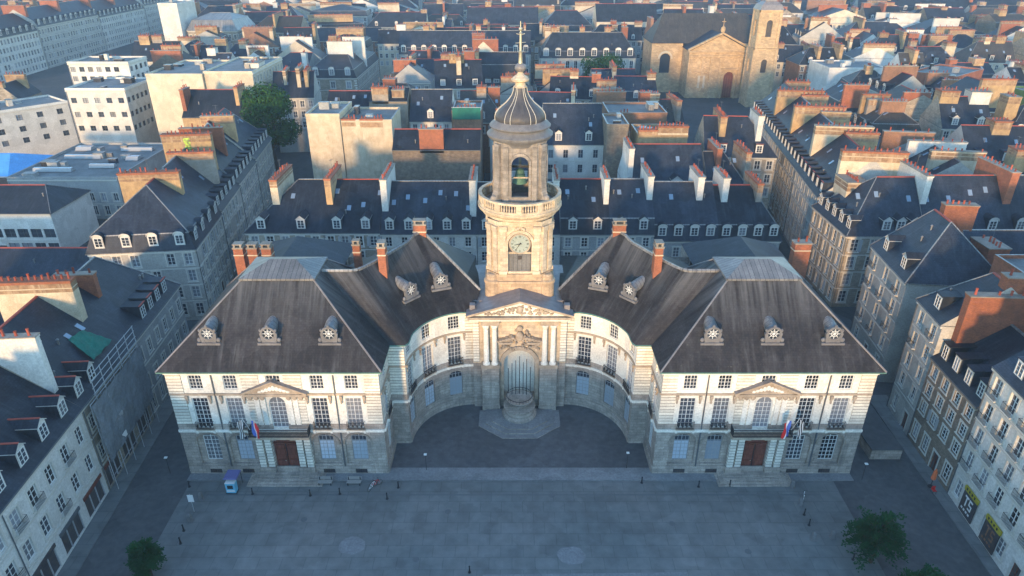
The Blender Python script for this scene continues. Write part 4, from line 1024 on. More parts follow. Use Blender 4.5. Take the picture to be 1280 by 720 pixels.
for z in (2.2,4.2,6.2,8.2,10.2,12.2): m.tube((.082*6.3-.25,-6.3,z),(-.082*6.3-.25,6.3,z),.04,'frame_grey',5)
part('frame', m, t)
t = thing('scaffold', 'thin metal scaffold rails along the eave of the grey stone house', 'scaffold', (lx(68)+.6, 68, 0), 0)
m = MB()
for k in range(6):
    y = -5.5 + 2.2*k; m.tube((.5-.082*y, y, 10.8), (.5-.082*y, y, 15.2), .05, 'frame_grey', 5)
for z in (12.9, 13.6, 14.4, 15.1): m.tube((.95, -5.7, z), (.05, 5.7, z), .045, 'frame_grey', 5)
part('rail', m, t)
def drape(name, label, cat, pts, mat, up=.25):
    o = thing(name, label, cat, pts[0]); m = MB(); p0 = Vector(pts[0]); P = [Vector(p)-p0 for p in pts]; n = 8
    r_ = random.Random(5)
    G = [[(P[0]*(1-i/n)+P[1]*(i/n))*(1-j/n)+(P[3]*(1-i/n)+P[2]*(i/n))*(j/n)+Vector((0,0,up*(.6+.5*math.sin(i*1.7+j)*math.cos(j*1.3)))) for j in range(n+1)] for i in range(n+1)]
    for i in range(n):
        for j in range(n):
            q = [G[i][j],G[i+1][j],G[i+1][j+1],G[i][j+1]]; m.face(q, mat); m.face([p-Vector((0,0,.04)) for p in q[::-1]], mat)
    part('sheet', m, o); return o
drape('tarpaulin', 'crumpled green sheet lying on the slate slope of the scaffolded house', 'tarpaulin', [(-49.0,67.6,13.9),(-49.2,72.0,13.9),(-51.6,71.0,16.0),(-51.8,68.4,16.2)], 'net_green')

# block left of the town hall
bA = (-51.7, 102.2); bB = (-59.6, 167)
def bl(t): return lerp(bA, bB, t)
g = 'houses of the block left of the town hall'
house(bl(0), bl(.25), 'pale corner house with hipped slate roof and four white dormers left of the town hall', 16.5, 13, 8.5, 'mansard', 'render_pale', dside=4, dorm=4, dstyle='arch', hipL=.95, sides='FL', stacks=[(.75,.25,.85,1.2,1.0,SO,12)], group=g, ww=1.2, wh=2.1, mans=2.6, mansin=1.0)
house(bl(.25), bl(.48), 'grey house with shed dormers behind the pale corner house', 16.5, 13.5, 8.5, 'gable', 'render_pale', dorm=5, dstyle='shed', stacks=[(.55,.1,.6,1.0,.6,SG,8), (.95,.2,.75,1.5,2.6,SO,12)], group=g, ww=1.2, wh=2.1, sky=3)
house(bl(.48), bl(.72), 'long slate house with shed dormers left of the town hall, third along its street', 17, 14, 8.5, 'gable', 'render_grey', dorm=5, dstyle='shed', stacks=[(.5,.2,.7,1.0,1.2,BR,8)], group=g, sky=4)
house(bl(.72), bl(1), 'far slate house of the left block ending at the green tree', 17, 14.5, 8.5, 'gable', 'render_pale', dorm=6, dstyle='shed', stacks=[(.1,.2,.6,1.2,1.0,SO,8)], hipR=.5, group=g, sky=3)
t = thing('graffiti', 'yellow green graffiti letters painted down the tall ochre chimney wall', 'graffiti', (0,0,0))
tb = bl(.25+.23*.95); ang = math.atan2(bB[1]-bA[1], bB[0]-bA[0])
m = MB(); r_ = random.Random(2)
q0 = Vector((math.cos(ang), math.sin(ang), 0)); nrm = Vector((-q0.y, q0.x, 0))
base = Vector((*tb, 0)) - q0*.80 + nrm*(16.5*.47)
for k in range(14):
    z = 19.0 + .37*k; w_ = .5 + .25*r_.random(); o_ = r_.uniform(-.12,.12); h_ = .17
    P = [base+nrm*(o_+w_)+Vector((0,0,z-h_)), base+nrm*(o_-w_)+Vector((0,0,z-h_*.5)), base+nrm*(o_-w_*.8)+Vector((0,0,z+h_)), base+nrm*(o_+w_*.9)+Vector((0,0,z+h_*.7))]
    m.hexa([tuple(p) for p in P], [tuple(p-q0*.03) for p in P], 'graffiti')
part('painted_letters', m, t)

# low yard buildings on the left
g = 'low buildings in the yards at left'
house((-116,128), (-92,128), 'white modern annexe with low dark roof in the left yard', 14, 9.5, 3.6, 'gable', 'render_white', near=False, group=g, floors=2, hipR=.6, ww=2.2, surround=None, fr='iron_grey')
house((-128,116), (-114,116), 'white gabled wing standing forward of the modern annexe', 24, 9.5, 3.2, 'gable', 'render_white', near=False, group=g, floors=2, hipL=.5, hipR=.5, surround=None)
house((-115,150), (-90,150), 'wide grey flat-roofed hall with pale roof lights behind the annexe', 30, 9.5, 1, 'flat', 'render_grey', near=False, group=g, floors=2)
house((-92,104), (-70,104), 'long low slate shed beside the pale corner house', 9, 7, 3.5, 'gable', 'render_pale', near=False, group=g, floors=2)
house((-112,95), (-94,95), 'low dark roofed workshop at the left edge', 12, 8, 4, 'gable', 'render_white', near=False, group=g, floors=2, stacks=[(.9,.3,.6,.8,1,BR,4)])
house((-90,80), (-68,80), 'dark roofed yard house behind the left street with red chimneys', 10, 9, 4.5, 'gable', 'render_pale', near=False, group=g, floors=3, stacks=[(.2,.3,.6,.8,1,BR,4),(.8,.3,.6,.8,1,BR,4)], dorm=2)
house((-90,58), (-70,58), 'slate yard house behind the lower left street', 12, 9, 4.5, 'gable', 'render_grey', near=False, group=g, floors=3, stacks=[(.6,.3,.6,.8,1,BR,4)])
t = thing('blue_canopy', 'bright blue sheet roof of a market canopy at the far left edge', 'canopy', (-123,162,0))
m = MB(); m.box(-12,6,-9,9,9,9.3,'frame_grey'); m.hexa([(-12,-9,9.3),(6,-9,9.3),(6,9,9.3),(-12,9,9.3)],[(-12,-.5,12.2),(2,-.5,12.2),(2,.5,12.2),(-12,.5,12.2)],'blue_sheet')
part('sheet_roof', m, t); m = MB()
for x in (-11,-5,0,5):
    for y in (-8,8): m.tube((x,y,0),(x,y,9),.15,'frame_grey',6)
part('post', m, t)
for k, (x, y, w_, d_) in enumerate(((-108,156,9,1.6),(-98,159,6,1.4),(-107,167,9,1.5),(-97,174,8,1.6),(-111,175,4,3),(-94,166,3,3))):
    t = thing('roof_vent', ('long pale roof light on the grey flat hall','short pale roof light on the grey flat hall','middle roof light strip on the flat hall','rear roof light strip on the flat hall','boxy grey roof unit at left of the flat hall','boxy grey roof unit at right of the flat hall')[k], 'roof light', (x,y,9.63))
    m = MB(); m.hexa([(-w_/2,-d_/2,0),(w_/2,-d_/2,0),(w_/2,d_/2,0),(-w_/2,d_/2,0)],[(-w_/2,-d_/4,.9),(w_/2,-d_/4,.9),(w_/2,d_/4,.9),(-w_/2,d_/4,.9)],'frame_grey','skylight_glass'); m.box(-w_/2-.1,w_/2+.1,-d_/2-.1,d_/2+.1,-.002,.12,'zinc'); part('cover', m, t)

# white modern block and cream blank-walled block further left
g = 'white modern flats'
kw = dict(near=False, surround=None, fr='iron_grey', ww=1.6, wh=1.5, string=False)
house((-128,200), (-111,200), 'white modern flats block with small square windows facing the square', 18, 20, 1, 'flat', 'render_white', floors=5, bays=5, sides='FR', group=g, minz=8, **kw)
house((-151,172), (-128.3,200), 'angled white flats wing with square windows and a roof garden', 14, 16.5, 1, 'flat', 'render_white', floors=5, bays=7, group=g, minz=6, **kw)
house((-172,168), (-152,168), 'white flats wing at the far left edge with planted roof', 18, 13, 1, 'flat', 'render_white', floors=4, group=g, **kw)
house((-139,222), (-120,222), 'white penthouse block rising behind the modern flats', 12, 24, 1, 'flat', 'render_white', floors=8, group=g, sides='FR', **kw)
g = 'cream blocks with blank walls'
house((-104,200), (-88,200), 'tall cream block with blank left wall and green terrace', 26, 24, 1, 'flat', 'render_cream', sides='', near=False, group=g, floors=7)
house((-87.9,201), (-74,201), 'tall cream block with stained blank wall beside the terrace block', 28, 24.5, 1, 'flat', 'render_cream', sides='R', near=False, group=g, floors=7, stacks=[(.8,.3,.5,4,1.5,'render_white',4)])
house((-88,183), (-72,183), 'low slate house with brick chimney in front of the cream blocks', 14, 16, 6, 'gable', 'stack_ochre', near=False, group=g, sides='', stacks=[(.02,.1,.4,1,1,BR,4),(.9,.2,.6,1,1.4,SO,4)])

# ---- row behind the town hall
g = 'houses of the row behind the town hall'
Y1 = 110.5
house((-46.4,Y1), (-33,Y1), 'rubble stone house at left end of the row behind the town hall', 19, 12.5, 6.6, wall='stone', quoin='surround', dorm=2, dpos=(.2,.72), hipL=.8, stacks=[(.33,.25,.75,1.3,1.4,S3,7)], sides='FL', group=g, sky=1, bays=5, wh=2.0, ww=1.2, surround='render_white')
house((-33,Y1), (-23,Y1), 'narrow rubble stone house with two dormers behind the left wing roof', 19, 12.5, 6.6, wall='stone', quoin='surround', dorm=2, stacks=[(.0,.25,.7,1.1,1.6,SO,7)], group=g, sky=4, wh=2.0, ww=1.2, surround='render_white')
house((-23,Y1), (-6.3,Y1), 'white fronted house with five dormers left of the clock tower', 18, 12.3, 6.6, wall='render_white', dorm=5, stacks=[(.0,.2,.75,1.1,2.0,'render_white',9),(1.,.15,.6,1.1,2.2,'render_white',8)], group=g, sky=6)
house((-6.3,Y1), (8.4,Y1), 'white house half hidden behind the clock tower', 18, 12.3, 6.4, wall='render_white', dorm=4, stacks=[(1.,.3,.7,.9,1.6,'render_white',6)], group=g)
house((8.4,Y1), (17,Y1), 'pale house with copper brown dormer panel right of the clock tower', 17, 12.2, 7.2, 'mansard', wall='render_grey', dorm=2, stacks=[(1.,.2,.62,.9,1.6,'render_white',5)], group=g, sky=2)
house((17,Y1), (24.8,Y1), 'grey fronted house with two dormers second right of the tower', 17, 12.2, 7.2, 'mansard', wall='render_grey', dorm=2, stacks=[(.95,.25,.7,1.0,1.8,'render_white',6)], group=g, sky=2)
house((24.8,Y1), (36,Y1), 'blue-grey mansard house with arched dormers behind the right curved roof', 15, 11, 8.2, 'mansard', wall='render_grey', dorm=4, dstyle='arch', dwall='surround', stacks=[(.75,.3,.75,1.1,1.8,'render_white',7)], group=g, dw=1.5, dh=1.8, sky=2)
house((36,Y1), (47,Y1), 'mansard corner house with arched dormers at right end of the rear row', 15, 11, 7.6, 'mansard', wall='render_grey', dorm=4, dstyle='arch', dwall='surround', hipR=.5, sides='FR', stacks=[(.15,.3,.75,1.1,2.2,'render_white',7),(.7,.3,.8,1.0,1.2,SG,6)], group=g, dw=1.5, dh=1.8)
house((50,146), (47,128.5), 'slate house running back along the narrow right street with shed dormers', 13, 12, 6, 'gable', wall='render_grey', dorm=5, dstyle='shed', dred=True, stacks=[(.3,.3,.7,1.,1.2,SG,5),(.9,.2,.5,1,1.4,BR,5)], group=g) if False else None

# ---- second rank behind
g = 'tall backs of houses behind the rear row'
kn = dict(near=False, group=g)
house((-45.4,151), (-38,151), 'tall cream blank wall, left half, lit by low sun behind the rear row', 13, 23.6, 1, 'flat', 'stack_cream', sides='', **kn)
house((-37.9,151.5), (-26.7,151.5), 'wide cream blank wall topped with red tiles behind the rear row', 13, 22.2, 1, 'flat', 'stack_cream', sides='', stacks=[(.15,.0,.12,3,.6,S3,5),(.6,.0,.12,5,.6,S3,7)], **kn)
house((-25,140), (-6.6,140), 'brown rubble wall house with low slate roof beside the clock tower', 10, 19, 3.2, 'gable', 'rubble', sides='', stacks=[(.45,.0,.14,5,1.2,BR,5)], **kn)
house((-48,176), (-36,176), 'slate house beside the big stone chimney walls', 14, 17, 6, 'gable', 'render_grey', sky=3, **kn)
house((-35.5,172), (-26,172), 'tall grey rubble chimney wall house left of the dome', 11, 22.5, 2.4, 'gable', 'stack_grey', sides='', stacks=[(.3,.0,.2,4,1.,SG,6),(.75,.1,.3,3,.2,SG,5)], **kn)
house((-25.5,170), (-15,170), 'slate roofed house with white dormer right of the grey chimney wall', 14, 18, 6.5, 'gable', 'render_white', sky=2, dorm=1, **kn)
house((-14.5,166), (-7.5,166), 'narrow brick house wrapped with green net under its chimney pots', 12, 21, 3, 'flat', 'brick_brown', sides='', stacks=[(.5,.0,.2,5,1.,BR,6)], **kn)
t = thing('safety_net', 'bright green safety net on the brick wall left of the dome', 'net', (-11,165.7,0)); m = MB(); m.box(-3.4,3.4,-.15,.1,19.6,22.4,'net_green'); m.box(-3.5,3.5,-.2,.15,22.4,22.5,'frame_grey'); part('mesh_sheet', m, t)
house((7,150), (20.4,150), 'white fronted house with tall windows and slate roof right of the dome', 15, 17.5, 7.5, 'gable', 'render_white', bays=4, dorm=2, sky=2, floors=5, surround=None, fr='frame_grey', **kn)
house((20.4,146), (25,146), 'rubble chimney wall house between the slate roofs right of the dome', 10, 22.5, 1, 'flat', 'rubble', sides='', **kn)
house((22.8,128), (38,128), 'slate house with two wide gabled dormers behind the mansard row', 15, 13.5, 8, 'gable', 'render_white', dorm=2, dpos=(.2,.62), dw=2., dh=2., sky=2, stacks=[(.02,.15,.7,1.,.5,'render_white',8)], **kn)
house((27,144.5), (37.5,144.5), 'house back with two cream chimney walls and rows of red pots', 10, 20.5, 1, 'flat', 'stack_ochre', sides='', stacks=[(.15,.0,.15,4.,1.6,S3,6),(.78,.0,.15,6.4,2.4,S3,9)], **kn)
house((23,164), (37,164), 'brick backed house with red tile coping right of the dome', 12, 21, 1, 'flat', 'brick_brown', sides='', stacks=[(.3,.0,.12,3,.4,BR,4)], **kn)
house((38.6,128), (47,128), 'small slate house behind the mansard corner house', 15, 13.5, 6.5, 'gable', 'render_grey', dorm=0, stacks=[(.3,.3,.8,1.,1.4,BR,6),(.95,.2,.8,1.,1.,SG,5)], sky=2, hipR=.6, **kn)
house((-2,136), (6.5,136), 'grey house mostly hidden behind the clock tower drum', 12, 16, 5, 'gable', 'render_grey', **kn)

# ---- right block (left-facing street front and camera-facing front)
g = 'houses of the block right of the town hall'
eN = (57.2,121.0); eF = (68.2,197)
kn = dict(group=g)
house((56.5,106.6), (69.5,106.6), 'stone corner house with sunlit edge and three white dormers, right block', 14.5, 13.5, 8.0, 'gable', 'stone', dorm=3, dpos=(.5,.68,.86), dside=5, hipL=.9, sides='FL', stacks=[(.35,.62,.98,3.6,-1.6,S3,8)], bays=4, ww=1.3, wh=2.3, sky=3, **kn)
house((69.5,106.6), (83,106.6), 'dark slate house with skylights right of the stone corner house', 14.5, 13.5, 8.3, 'gable', 'render_pale', dorm=3, dstyle='arch', stacks=[(.02,.25,.9,1.0,1.0,'render_white',8)], sky=4, **kn)
house((83,106.6), (98,106.6), 'slate house with big terracotta chimney wall at the right edge', 14.5, 13.5, 8.3, 'gable', 'render_pale', dorm=3, dstyle='arch', stacks=[(.08,.25,.9,1.3,1.6,'brick_red',9)], sky=3, **kn)
cols = [('stone','ochre'),('render_pale','grey'),('render_cream','warm'),('stone','brown')]
nm = ['pale long house with shed dormers next behind the stone corner house','warm rendered house along the right street with twin gable chimney walls','long stone fronted house midway up the right street','farthest house of the right street front under its row of white dormers']
for i in range(4):
    A = lerp(eF, eN, i/4); B = lerp(eF, eN, (i+1)/4)
    house(A, B, nm[3-i], 16, 15.2, 7.6, 'gable', ('stone','render_pale','stone','render_pale')[i], dorm=6, dstyle='shed', dwall='render_white', near=True, floors=5, dred=(i==3),
          stacks=[(1.,.15,.85,1.4,1.4,(SO,SO,S3,S3)[i],11),(.05,.5,.9,1.1,.6,SO,6)], sky=3, dw=1.2, surround='surround', ww=1.15, balc=None, **kn)

# ---- right near row
g = 'houses along the right street'
house((51.0,60.6), (49.3,38), 'cream house at lower right with iron balconies and long windows', 15, 17.6, 6.5, 'gable', 'render_white', dorm=4, dstyle='shed', stacks=[(.02,.2,.7,1.2,1.2,BR,8)], balc='F', floors=5, gf=4.4, ww=1.25, wh=2.4, group=g, panes=('glass','curtain','glass'))
house((51.6,70.9), (51.0,60.6), 'brown rubble stone house with four cream dormers at right', 14, 12.2, 5.4, 'gable', 'rubble', dorm=4, dstyle='shed', dwall='render_cream', stacks=[(.98,.3,.7,.8,.4,SO,5),(.05,.10,1.25,1.1,3.6,'brick_red',12)], bays=4, group=g, dw=1.3, dh=2.0, ww=1.2, wh=2.2, gf=4.2, surround='surround', string=False)
house((52.3,77.6), (51.6,70.9), 'narrow pale house with one dormer between rubble house and side lane', 12, 16.6, 5.5, 'gable', 'render_pale', dorm=1, dstyle='shed', hipL=.5, balc='F', bays=2, group=g, sides='FL', stacks=[(.9,.45,.95,1.4,1.2,BR,6)], gf=4)
house((55.1,96), (53.8,83.4), 'pale rendered house with sunlit corner and two gabled dormers beyond the lane', 13, 16.2, 6.8, 'gable', 'render_pale', dorm=2, dstyle='gable', hipR=.9, hipL=.3, sides='F', balc='F', bays=3, group=g, stacks=[(.1,.6,.95,1.3,.8,BR,6)], gf=4)
g = 'backs of houses at the right edge'
house((66,86), (80,86), 'slate roofed back house with red brick chimney behind the lane', 14, 13, 7, 'gable', 'render_pale', near=False, group=g, stacks=[(.15,.1,.4,3.0,-.5,BR,6),(.95,.2,.8,1.,1.,'brick_red',8)], sky=2, sides='')
house((80.1,84), (96,84), 'right edge house with long red brick parapet chimney', 15, 14, 7, 'gable', 'render_grey', near=False, group=g, stacks=[(.03,.1,.95,1.2,1.4,BR,12)], dorm=2)
house((63.5,72), (80,72), 'house with tall red brick wall crowned with red pots at right', 10, 20.5, 3, 'flat', 'brick_red', near=False, group=g, sides='', stacks=[(.22,.0,.2,6,1.4,'brick_red',6),(.75,.0,.2,7,2.6,'brick_red',8)])
house((65.5,52), (80,52), 'slate house behind the cream balcony house', 15, 14, 7, 'gable', 'render_grey', near=False, group=g, stacks=[(.1,.3,.8,1,1,SO,6)])

# ---- landmarks further back
g = None
house((-71.2,246), (-54.5,246), 'stone corner mansion with three arched dormers and white stone corners', 44, 15.5, 9, 'mansard', 'stone', dorm=3, dstyle='arch', dwall='render_white', quoin='render_white', sides='FR', hipL=.8, hipR=.8, near=False, bays=3, floors=4, stacks=[(.55,.28,.31,9,1.5,'render_white',8),(.8,.45,.48,8,2.2,'render_white',8)], ww=1.6, wh=2.4, surround='render_white', rise_arch=.2, dw=1.9, dh=2.3)
house((-90,252), (-73.5,252), 'grey green rendered house left of the stone corner mansion', 24, 16, 5.5, 'gable', 'render_grey', near=False, bays=2, hipL=.7, stacks=[(.95,.1,.2,1.6,1.2,'render_white',3)], surround='render_white', ww=1.6, wh=2.4)
house((-12,232), (4.5,232), 'white building with stacked bands of windows behind the spire', 14, 15.5, 9.5, 'mansard', 'render_white', near=False, dorm=6, dstyle='shed', bays=6, mans=6.2, mansin=2.6, dw=1.9, dh=1.3, stacks=[(.02,.1,.6,1,1,SO,4)])
house((11.5,292), (50.7,292), 'long classical mansion with arched dormers and tall windows right of the spire', 16, 15.5, 9, 'mansard', 'render_pale', near=False, dorm=8, dstyle='arch', dwall='render_white', bays=12, floors=3, gf=5.5, wh=3.6, ww=1.5, hipL=.6, hipR=.6, rise_arch=.3, dw=2.2, dh=2.6, stacks=[(.15,.5,.7,2.4,2,SO,4),(.45,.5,.7,2.,2,SO,4),(.72,.5,.7,2.4,2,SO,4),(.9,.5,.7,2.4,2,BR,4)])
house((-48,303), (8,303), 'long pale mansion range with many arched dormers left of the spire', 16, 15.5, 8.5, 'mansard', 'render_pale', near=False, dorm=13, dstyle='arch', dwall='render_white', bays=16, floors=3, gf=5.5, wh=3.4, ww=1.5, dw=2., dh=2.4, stacks=[(.2,.5,.7,2.4,2,SO,4),(.6,.5,.7,2.,2,S3,4)])
house((15,375), (42,375), 'round-fronted pale brick palace block behind the mansion', 22, 17, 9, 'mansard', 'stone', near=False, bays=7, floors=3, gf=6, ww=2.0, wh=4.4, rise_arch=.9, surround='render_white', fr='brick_red', hipL=.7, hipR=.7)
house((-24,385), (14,385), 'palace wing with brick piers behind the spire top', 20, 19, 8, 'gable', 'brick_brown', near=False, bays=7, floors=3, gf=6, ww=2.2, wh=5, surround='render_white')
house((44,380), (76,380), 'pale stone palace wing right of the round-fronted block', 20, 21, 8, 'gable', 'render_cream', near=False, bays=7, floors=3, gf=6, ww=2.0, wh=4.4, surround='render_white')
g = 'terrace of tall town houses at far left'
tl = (-234,300); tr = (-252,560)
tn = ['white and grey town house at the near end of the far left terrace','long town house with balcony line in the far left terrace','town house with steep dormers midway along the far left terrace','far town house of the left terrace with window grid']
for i in range(4):
    house(lerp(tl,tr,i/4), lerp(tl,tr,(i+1)/4-.004), tn[i], 18, 18.5+i%2*1.5, 8, 'mansard', ('render_white','render_pale','render_white','render_pale')[i], near=False, dorm=12, dstyle='arch', floors=5, ww=1.6, wh=2.3, dw=1.9, dh=2.2, sides='FL', stacks=[(.0,.2,.8,2,2,BR,5),(.5,.2,.7,2,2,BR,5)], group=g)
house((-166,345), (-157,345), 'narrow white windowless tower slab at upper left', 20, 32, 1, 'flat', 'render_white', near=False, sides='')
house((-156,348), (-132,348), 'grey curved-roof building beside the white tower slab', 26, 20, 7, 'mansard', 'stone', slate='zinc', near=False, dorm=0, dside=0, sides='FR', floors=5, mans=4.5, mansin=2.5, hipL=.5, hipR=.4)
house((113,252), (134,252), 'large white blank gable wall among the roofs at upper right', 18, 17.5, 2, 'flat', 'render_white', near=False, sides='R')
house((142,225), (160,240), 'orange plastered house wall angled among the right hand roofs', 14, 19, 2, 'flat', 'brick_red', near=False, sides='')
house((148,195), (185,195), 'house covered with mossy green netting at the right edge', 14, 19, 3, 'flat', 'net_moss', near=False, sides='')

house((235,500), (420,440), 'very long slate roofed range with many dormers at the upper right corner', 22, 17, 8, 'mansard', 'render_pale', near=False, dorm=30, dstyle='arch', bays=34, floors=4, ww=1.8, wh=2.6, dw=2, dh=2.2, minz=6, stacks=[(.1,.3,.6,2,2,SO,4),(.35,.3,.6,2,2,BR,4),(.7,.3,.6,2,2,SO,4)])
# ---- church
CH = thing('church', 'ochre stone church with pedimented front, arched door and square bell tower', 'church', (84.5, 290, 0))
OCC.append(((60,288),(104,288),52)); OCC.append(((88,270),(104,270),20))
m = MB(); mp, L, ang = line_map((-12.5,0),(12.5,0))
facade(m, mp, L, 0, 18.6, [(15.2,19.2,0,10.5,2.0)], 'church_stone', depth=1)
for a, b in (((12.5,0),(12.5,46)),((-12.5,46),(-12.5,0))):
    mq, lq, _ = line_map(a,b); facade(m, mq, lq, 0, 18.6, [], 'church_stone')
m.face([(-12.5,0,18.6),(12.5,0,18.6),(0,0,24.8)], 'church_stone'); part('front_wall', m, CH)
m = MB()
for u in (1.2,6,9.5,13.2,21.2,23.8): band(m, mp, u-.6, u+.6, 0, 16.5, .4, 'church_stone')
band(m, mp, -.3, L+.3, 16.5, 17, .7, 'church_stone'); band(m, mp, -.6, L+.6, 18.2, 18.7, 1.0, 'church_stone'); band(m, mp, 0, L, 9.8, 10.3, .45, 'church_stone') if False else None
for e in (-1, 1):
    P = [(L/2+e*13.2, 18.72), (L/2, 25.2)]; a, b = P if e < 0 else P[::-1]
    m.hexa([mp(a[0],a[1],-1), mp(b[0],b[1],-1), mp(b[0],b[1],.6), mp(a[0],a[1],.6)], [mp(a[0],a[1]+.7,-1), mp(b[0],b[1]+.7,-1), mp(b[0],b[1]+.7,.6), mp(a[0],a[1]+.7,.6)], 'church_stone')
m.blob((0,.3,26.8), 1., .8, 1.3, 'church_stone', 8, 5); m.tube((0,.3,27),(0,.3,31),.2,'church_stone',6,.1); m.tube((-.8,.3,29.8),(.8,.3,29.8),.15,'church_stone',5)
for e in (-1, 1): m.tube((4.7+e*2.9,-.55,0),(4.7+e*2.9,-.55,9.5),.38,'church_stone',10,.32)
band(m, mp, 13.4, 21, 11.3, 12.0, .9, 'church_stone'); band(m, mp, 2, 10.5, 10.2, 10.6, .5, 'church_stone'); band(m, mp, 4.5, 7.5, 4, 9, .3, 'render_cream')
part('pediment', m, CH)
m = MB(); m.face([mp(15.2,0,.9),mp(19.2,0,.9),mp(19.2,8.6,.9)]+[mp(17.2+2*math.cos(a),8.5+2*math.sin(a),.9) for a in (R(45),R(90),R(135))]+[mp(15.2,8.5,.9)], 'door_wood')
for u in (16.2,17.2,18.2): band(m, mp, u-.08, u+.08, 0, 8.4, -.8, 'brick_brown', inset=-.88)
part('door', m, CH)
m = MB()
def ridge_roof(m, x0, x1, y0, y1, ze, zr, mat, alongy=True):
    if alongy:
        c = (x0+x1)/2; m.face([(x0,y1,ze),(x0,y0,ze),(c,y0,zr),(c,y1,zr)], mat); m.face([(x1,y0,ze),(x1,y1,ze),(c,y1,zr),(c,y0,zr)], mat); m.face([(x1,y1,ze),(x0,y1,ze),(c,y1,zr)], mat); m.face([(x0,y0,ze),(x1,y0,ze),(c,y0,zr)], mat)
    else:
        c = (y0+y1)/2; m.face([(x0,y0,ze),(x1,y0,ze),(x1-6,c,zr),(x0+6,c,zr)], mat); m.face([(x1,y1,ze),(x0,y1,ze),(x0+6,c,zr),(x1-6,c,zr)], mat); m.face([(x0,y1,ze),(x0,y0,ze),(x0+6,c,zr)], mat); m.face([(x1,y0,ze),(x1,y1,ze),(x1-6,c,zr)], mat)
ridge_roof(m, -13, 13, .8, 47, 18.7, 25.1, 'slate'); ridge_roof(m, -26, 22, 12, 34, 20.1, 31, 'slate_old', False); part('roof', m, CH)
m = MB(); mt, Lt, at_ = line_map((-25.5,12.5),(-12.5,12.5)); facade(m, mt, Lt, 0, 20, [(3.8,8.2,8,16,2.1)], 'church_stone', depth=.7); mt2, l2, _ = line_map((-25.5,33),(-25.5,12.5)); facade(m, mt2, l2, 0, 20, [], 'church_stone'); part('transept_wall', m, CH); m = MB()
mt3, l3, _ = line_map((12.5,12.5),(21.5,12.5)); facade(m, mt3, l3, 0, 20, [], 'church_stone'); mt3, l3, _ = line_map((21.5,12.5),(21.5,33)); facade(m, mt3, l3, 0, 20, [], 'church_stone')
part('transept_wall', m, CH)
m = MB(); A = arc_pts(3.6,8.4,13.9,16.3,10); B = arc_pts(2.9,9.1,13.9,17.0,10)
for k in range(10): m.hexa([mt(A[k][0],A[k][1],-.3),mt(A[k+1][0],A[k+1][1],-.3),mt(A[k+1][0],A[k+1][1],0),mt(A[k][0],A[k][1],0)],[mt(B[k][0],B[k][1],-.3),mt(B[k+1][0],B[k+1][1],-.3),mt(B[k+1][0],B[k+1][1],0),mt(B[k][0],B[k][1],0)],'render_cream')
m.face([mt(3.8,8,.6),mt(8.2,8,.6),mt(8.2,14,.6)]+[mt(u,z,.6) for u,z in arc_pts(3.8,8.2,13.9,16,8)[::-1]][1:], 'glass'); part('window', m, CH)
def ct(m, x0, x1, y0, y1, z0, z1, op):
    for a, b in (((x0,y0),(x1,y0)),((x1,y0),(x1,y1)),((x1,y1),(x0,y1)),((x0,y1),(x0,y0))):
        mq, lq, _ = line_map(a,b); facade(m, mq, lq, z0, z1, [(lq/2-1.1, lq/2+1.1, o[0], o[1], 1.1) for o in op], 'church_stone', depth=.8)
        band(m, mq, -.3, lq+.3, z1-.5, z1, .3, 'church_stone'); band(m, mq, 0, .9, z0, z1-.6, .25, 'church_stone'); band(m, mq, lq-.9, lq, z0, z1-.6, .25, 'church_stone')
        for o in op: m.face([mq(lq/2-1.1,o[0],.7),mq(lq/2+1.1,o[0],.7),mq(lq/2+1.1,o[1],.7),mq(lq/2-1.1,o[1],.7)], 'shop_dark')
ct(m:=MB(), 7.5, 16.5, -18, -9, 0, 22, [(13,18)]); ct(m, 7.9, 16.1, -17.6, -9.4, 22.02, 35.5, [(26,32)]); part('bell_tower', m, CH)
m = MB(); m.lathe(12, -13.5, [(6.2,35.5),(5.2,37.2),(3.4,38.2),(2.9,38.3),(2.9,41),(3.3,41.3),(2.2,43),(.4,44.5)], 'lead', 4, math.pi/4); part('tower_roof', m, CH)

# ================================================================ background roofscape
def blocked(A, B, d):
    cx, cy = (A[0]+B[0])/2, (A[1]+B[1])/2; w = math.dist(A, B)
    ux, uy = (B[0]-A[0])/w, (B[1]-A[1])/w
    pts = [(A[0]+ux*a*w-uy*b*d, A[1]+uy*a*w+ux*b*d) for a in (0,.25,.5,.75,1) for b in (0,.5,1)]
    for (a, b, dd) in OCC:
        ww = math.dist(a, b); vx, vy = (b[0]-a[0])/ww, (b[1]-a[1])/ww
        for p in pts:
            q = (p[0]-a[0], p[1]-a[1]); s = q[0]*vx+q[1]*vy; t = -q[0]*vy+q[1]*vx
            if -1 < s < ww+1 and -1.5 < t < dd+1.5: return True
        for s in (0,.5,1):
            for t in (0,.5,1):
                p = (a[0]+vx*s*ww-vy*t*dd, a[1]+vy*s*ww+vx*t*dd); q = (p[0]-A[0], p[1]-A[1]); s2 = q[0]*ux+q[1]*uy; t2 = -q[0]*uy+q[1]*ux
                if -1 < s2 < w+1 and -1.5 < t2 < d+1.5: return True
    return False
def street(x, y):
    if 50 < x < 56 and 100 < y < 300: return True
    if 52 < x < 60 and 195 < y < 430: return True
    if -51 < x < -43 and y < 310: return True
    if x < -60 and abs(x + 232 - (y-300)*-.07 - 12) < 13: return True
    return False
TREE_SPOTS = [((-66,176),9), ((40,262),10), ((28,268),8)]
for (tx, ty), r_ in TREE_SPOTS: OCC.append(((tx-r_,ty-r_),(tx+r_,ty-r_),2*r_))
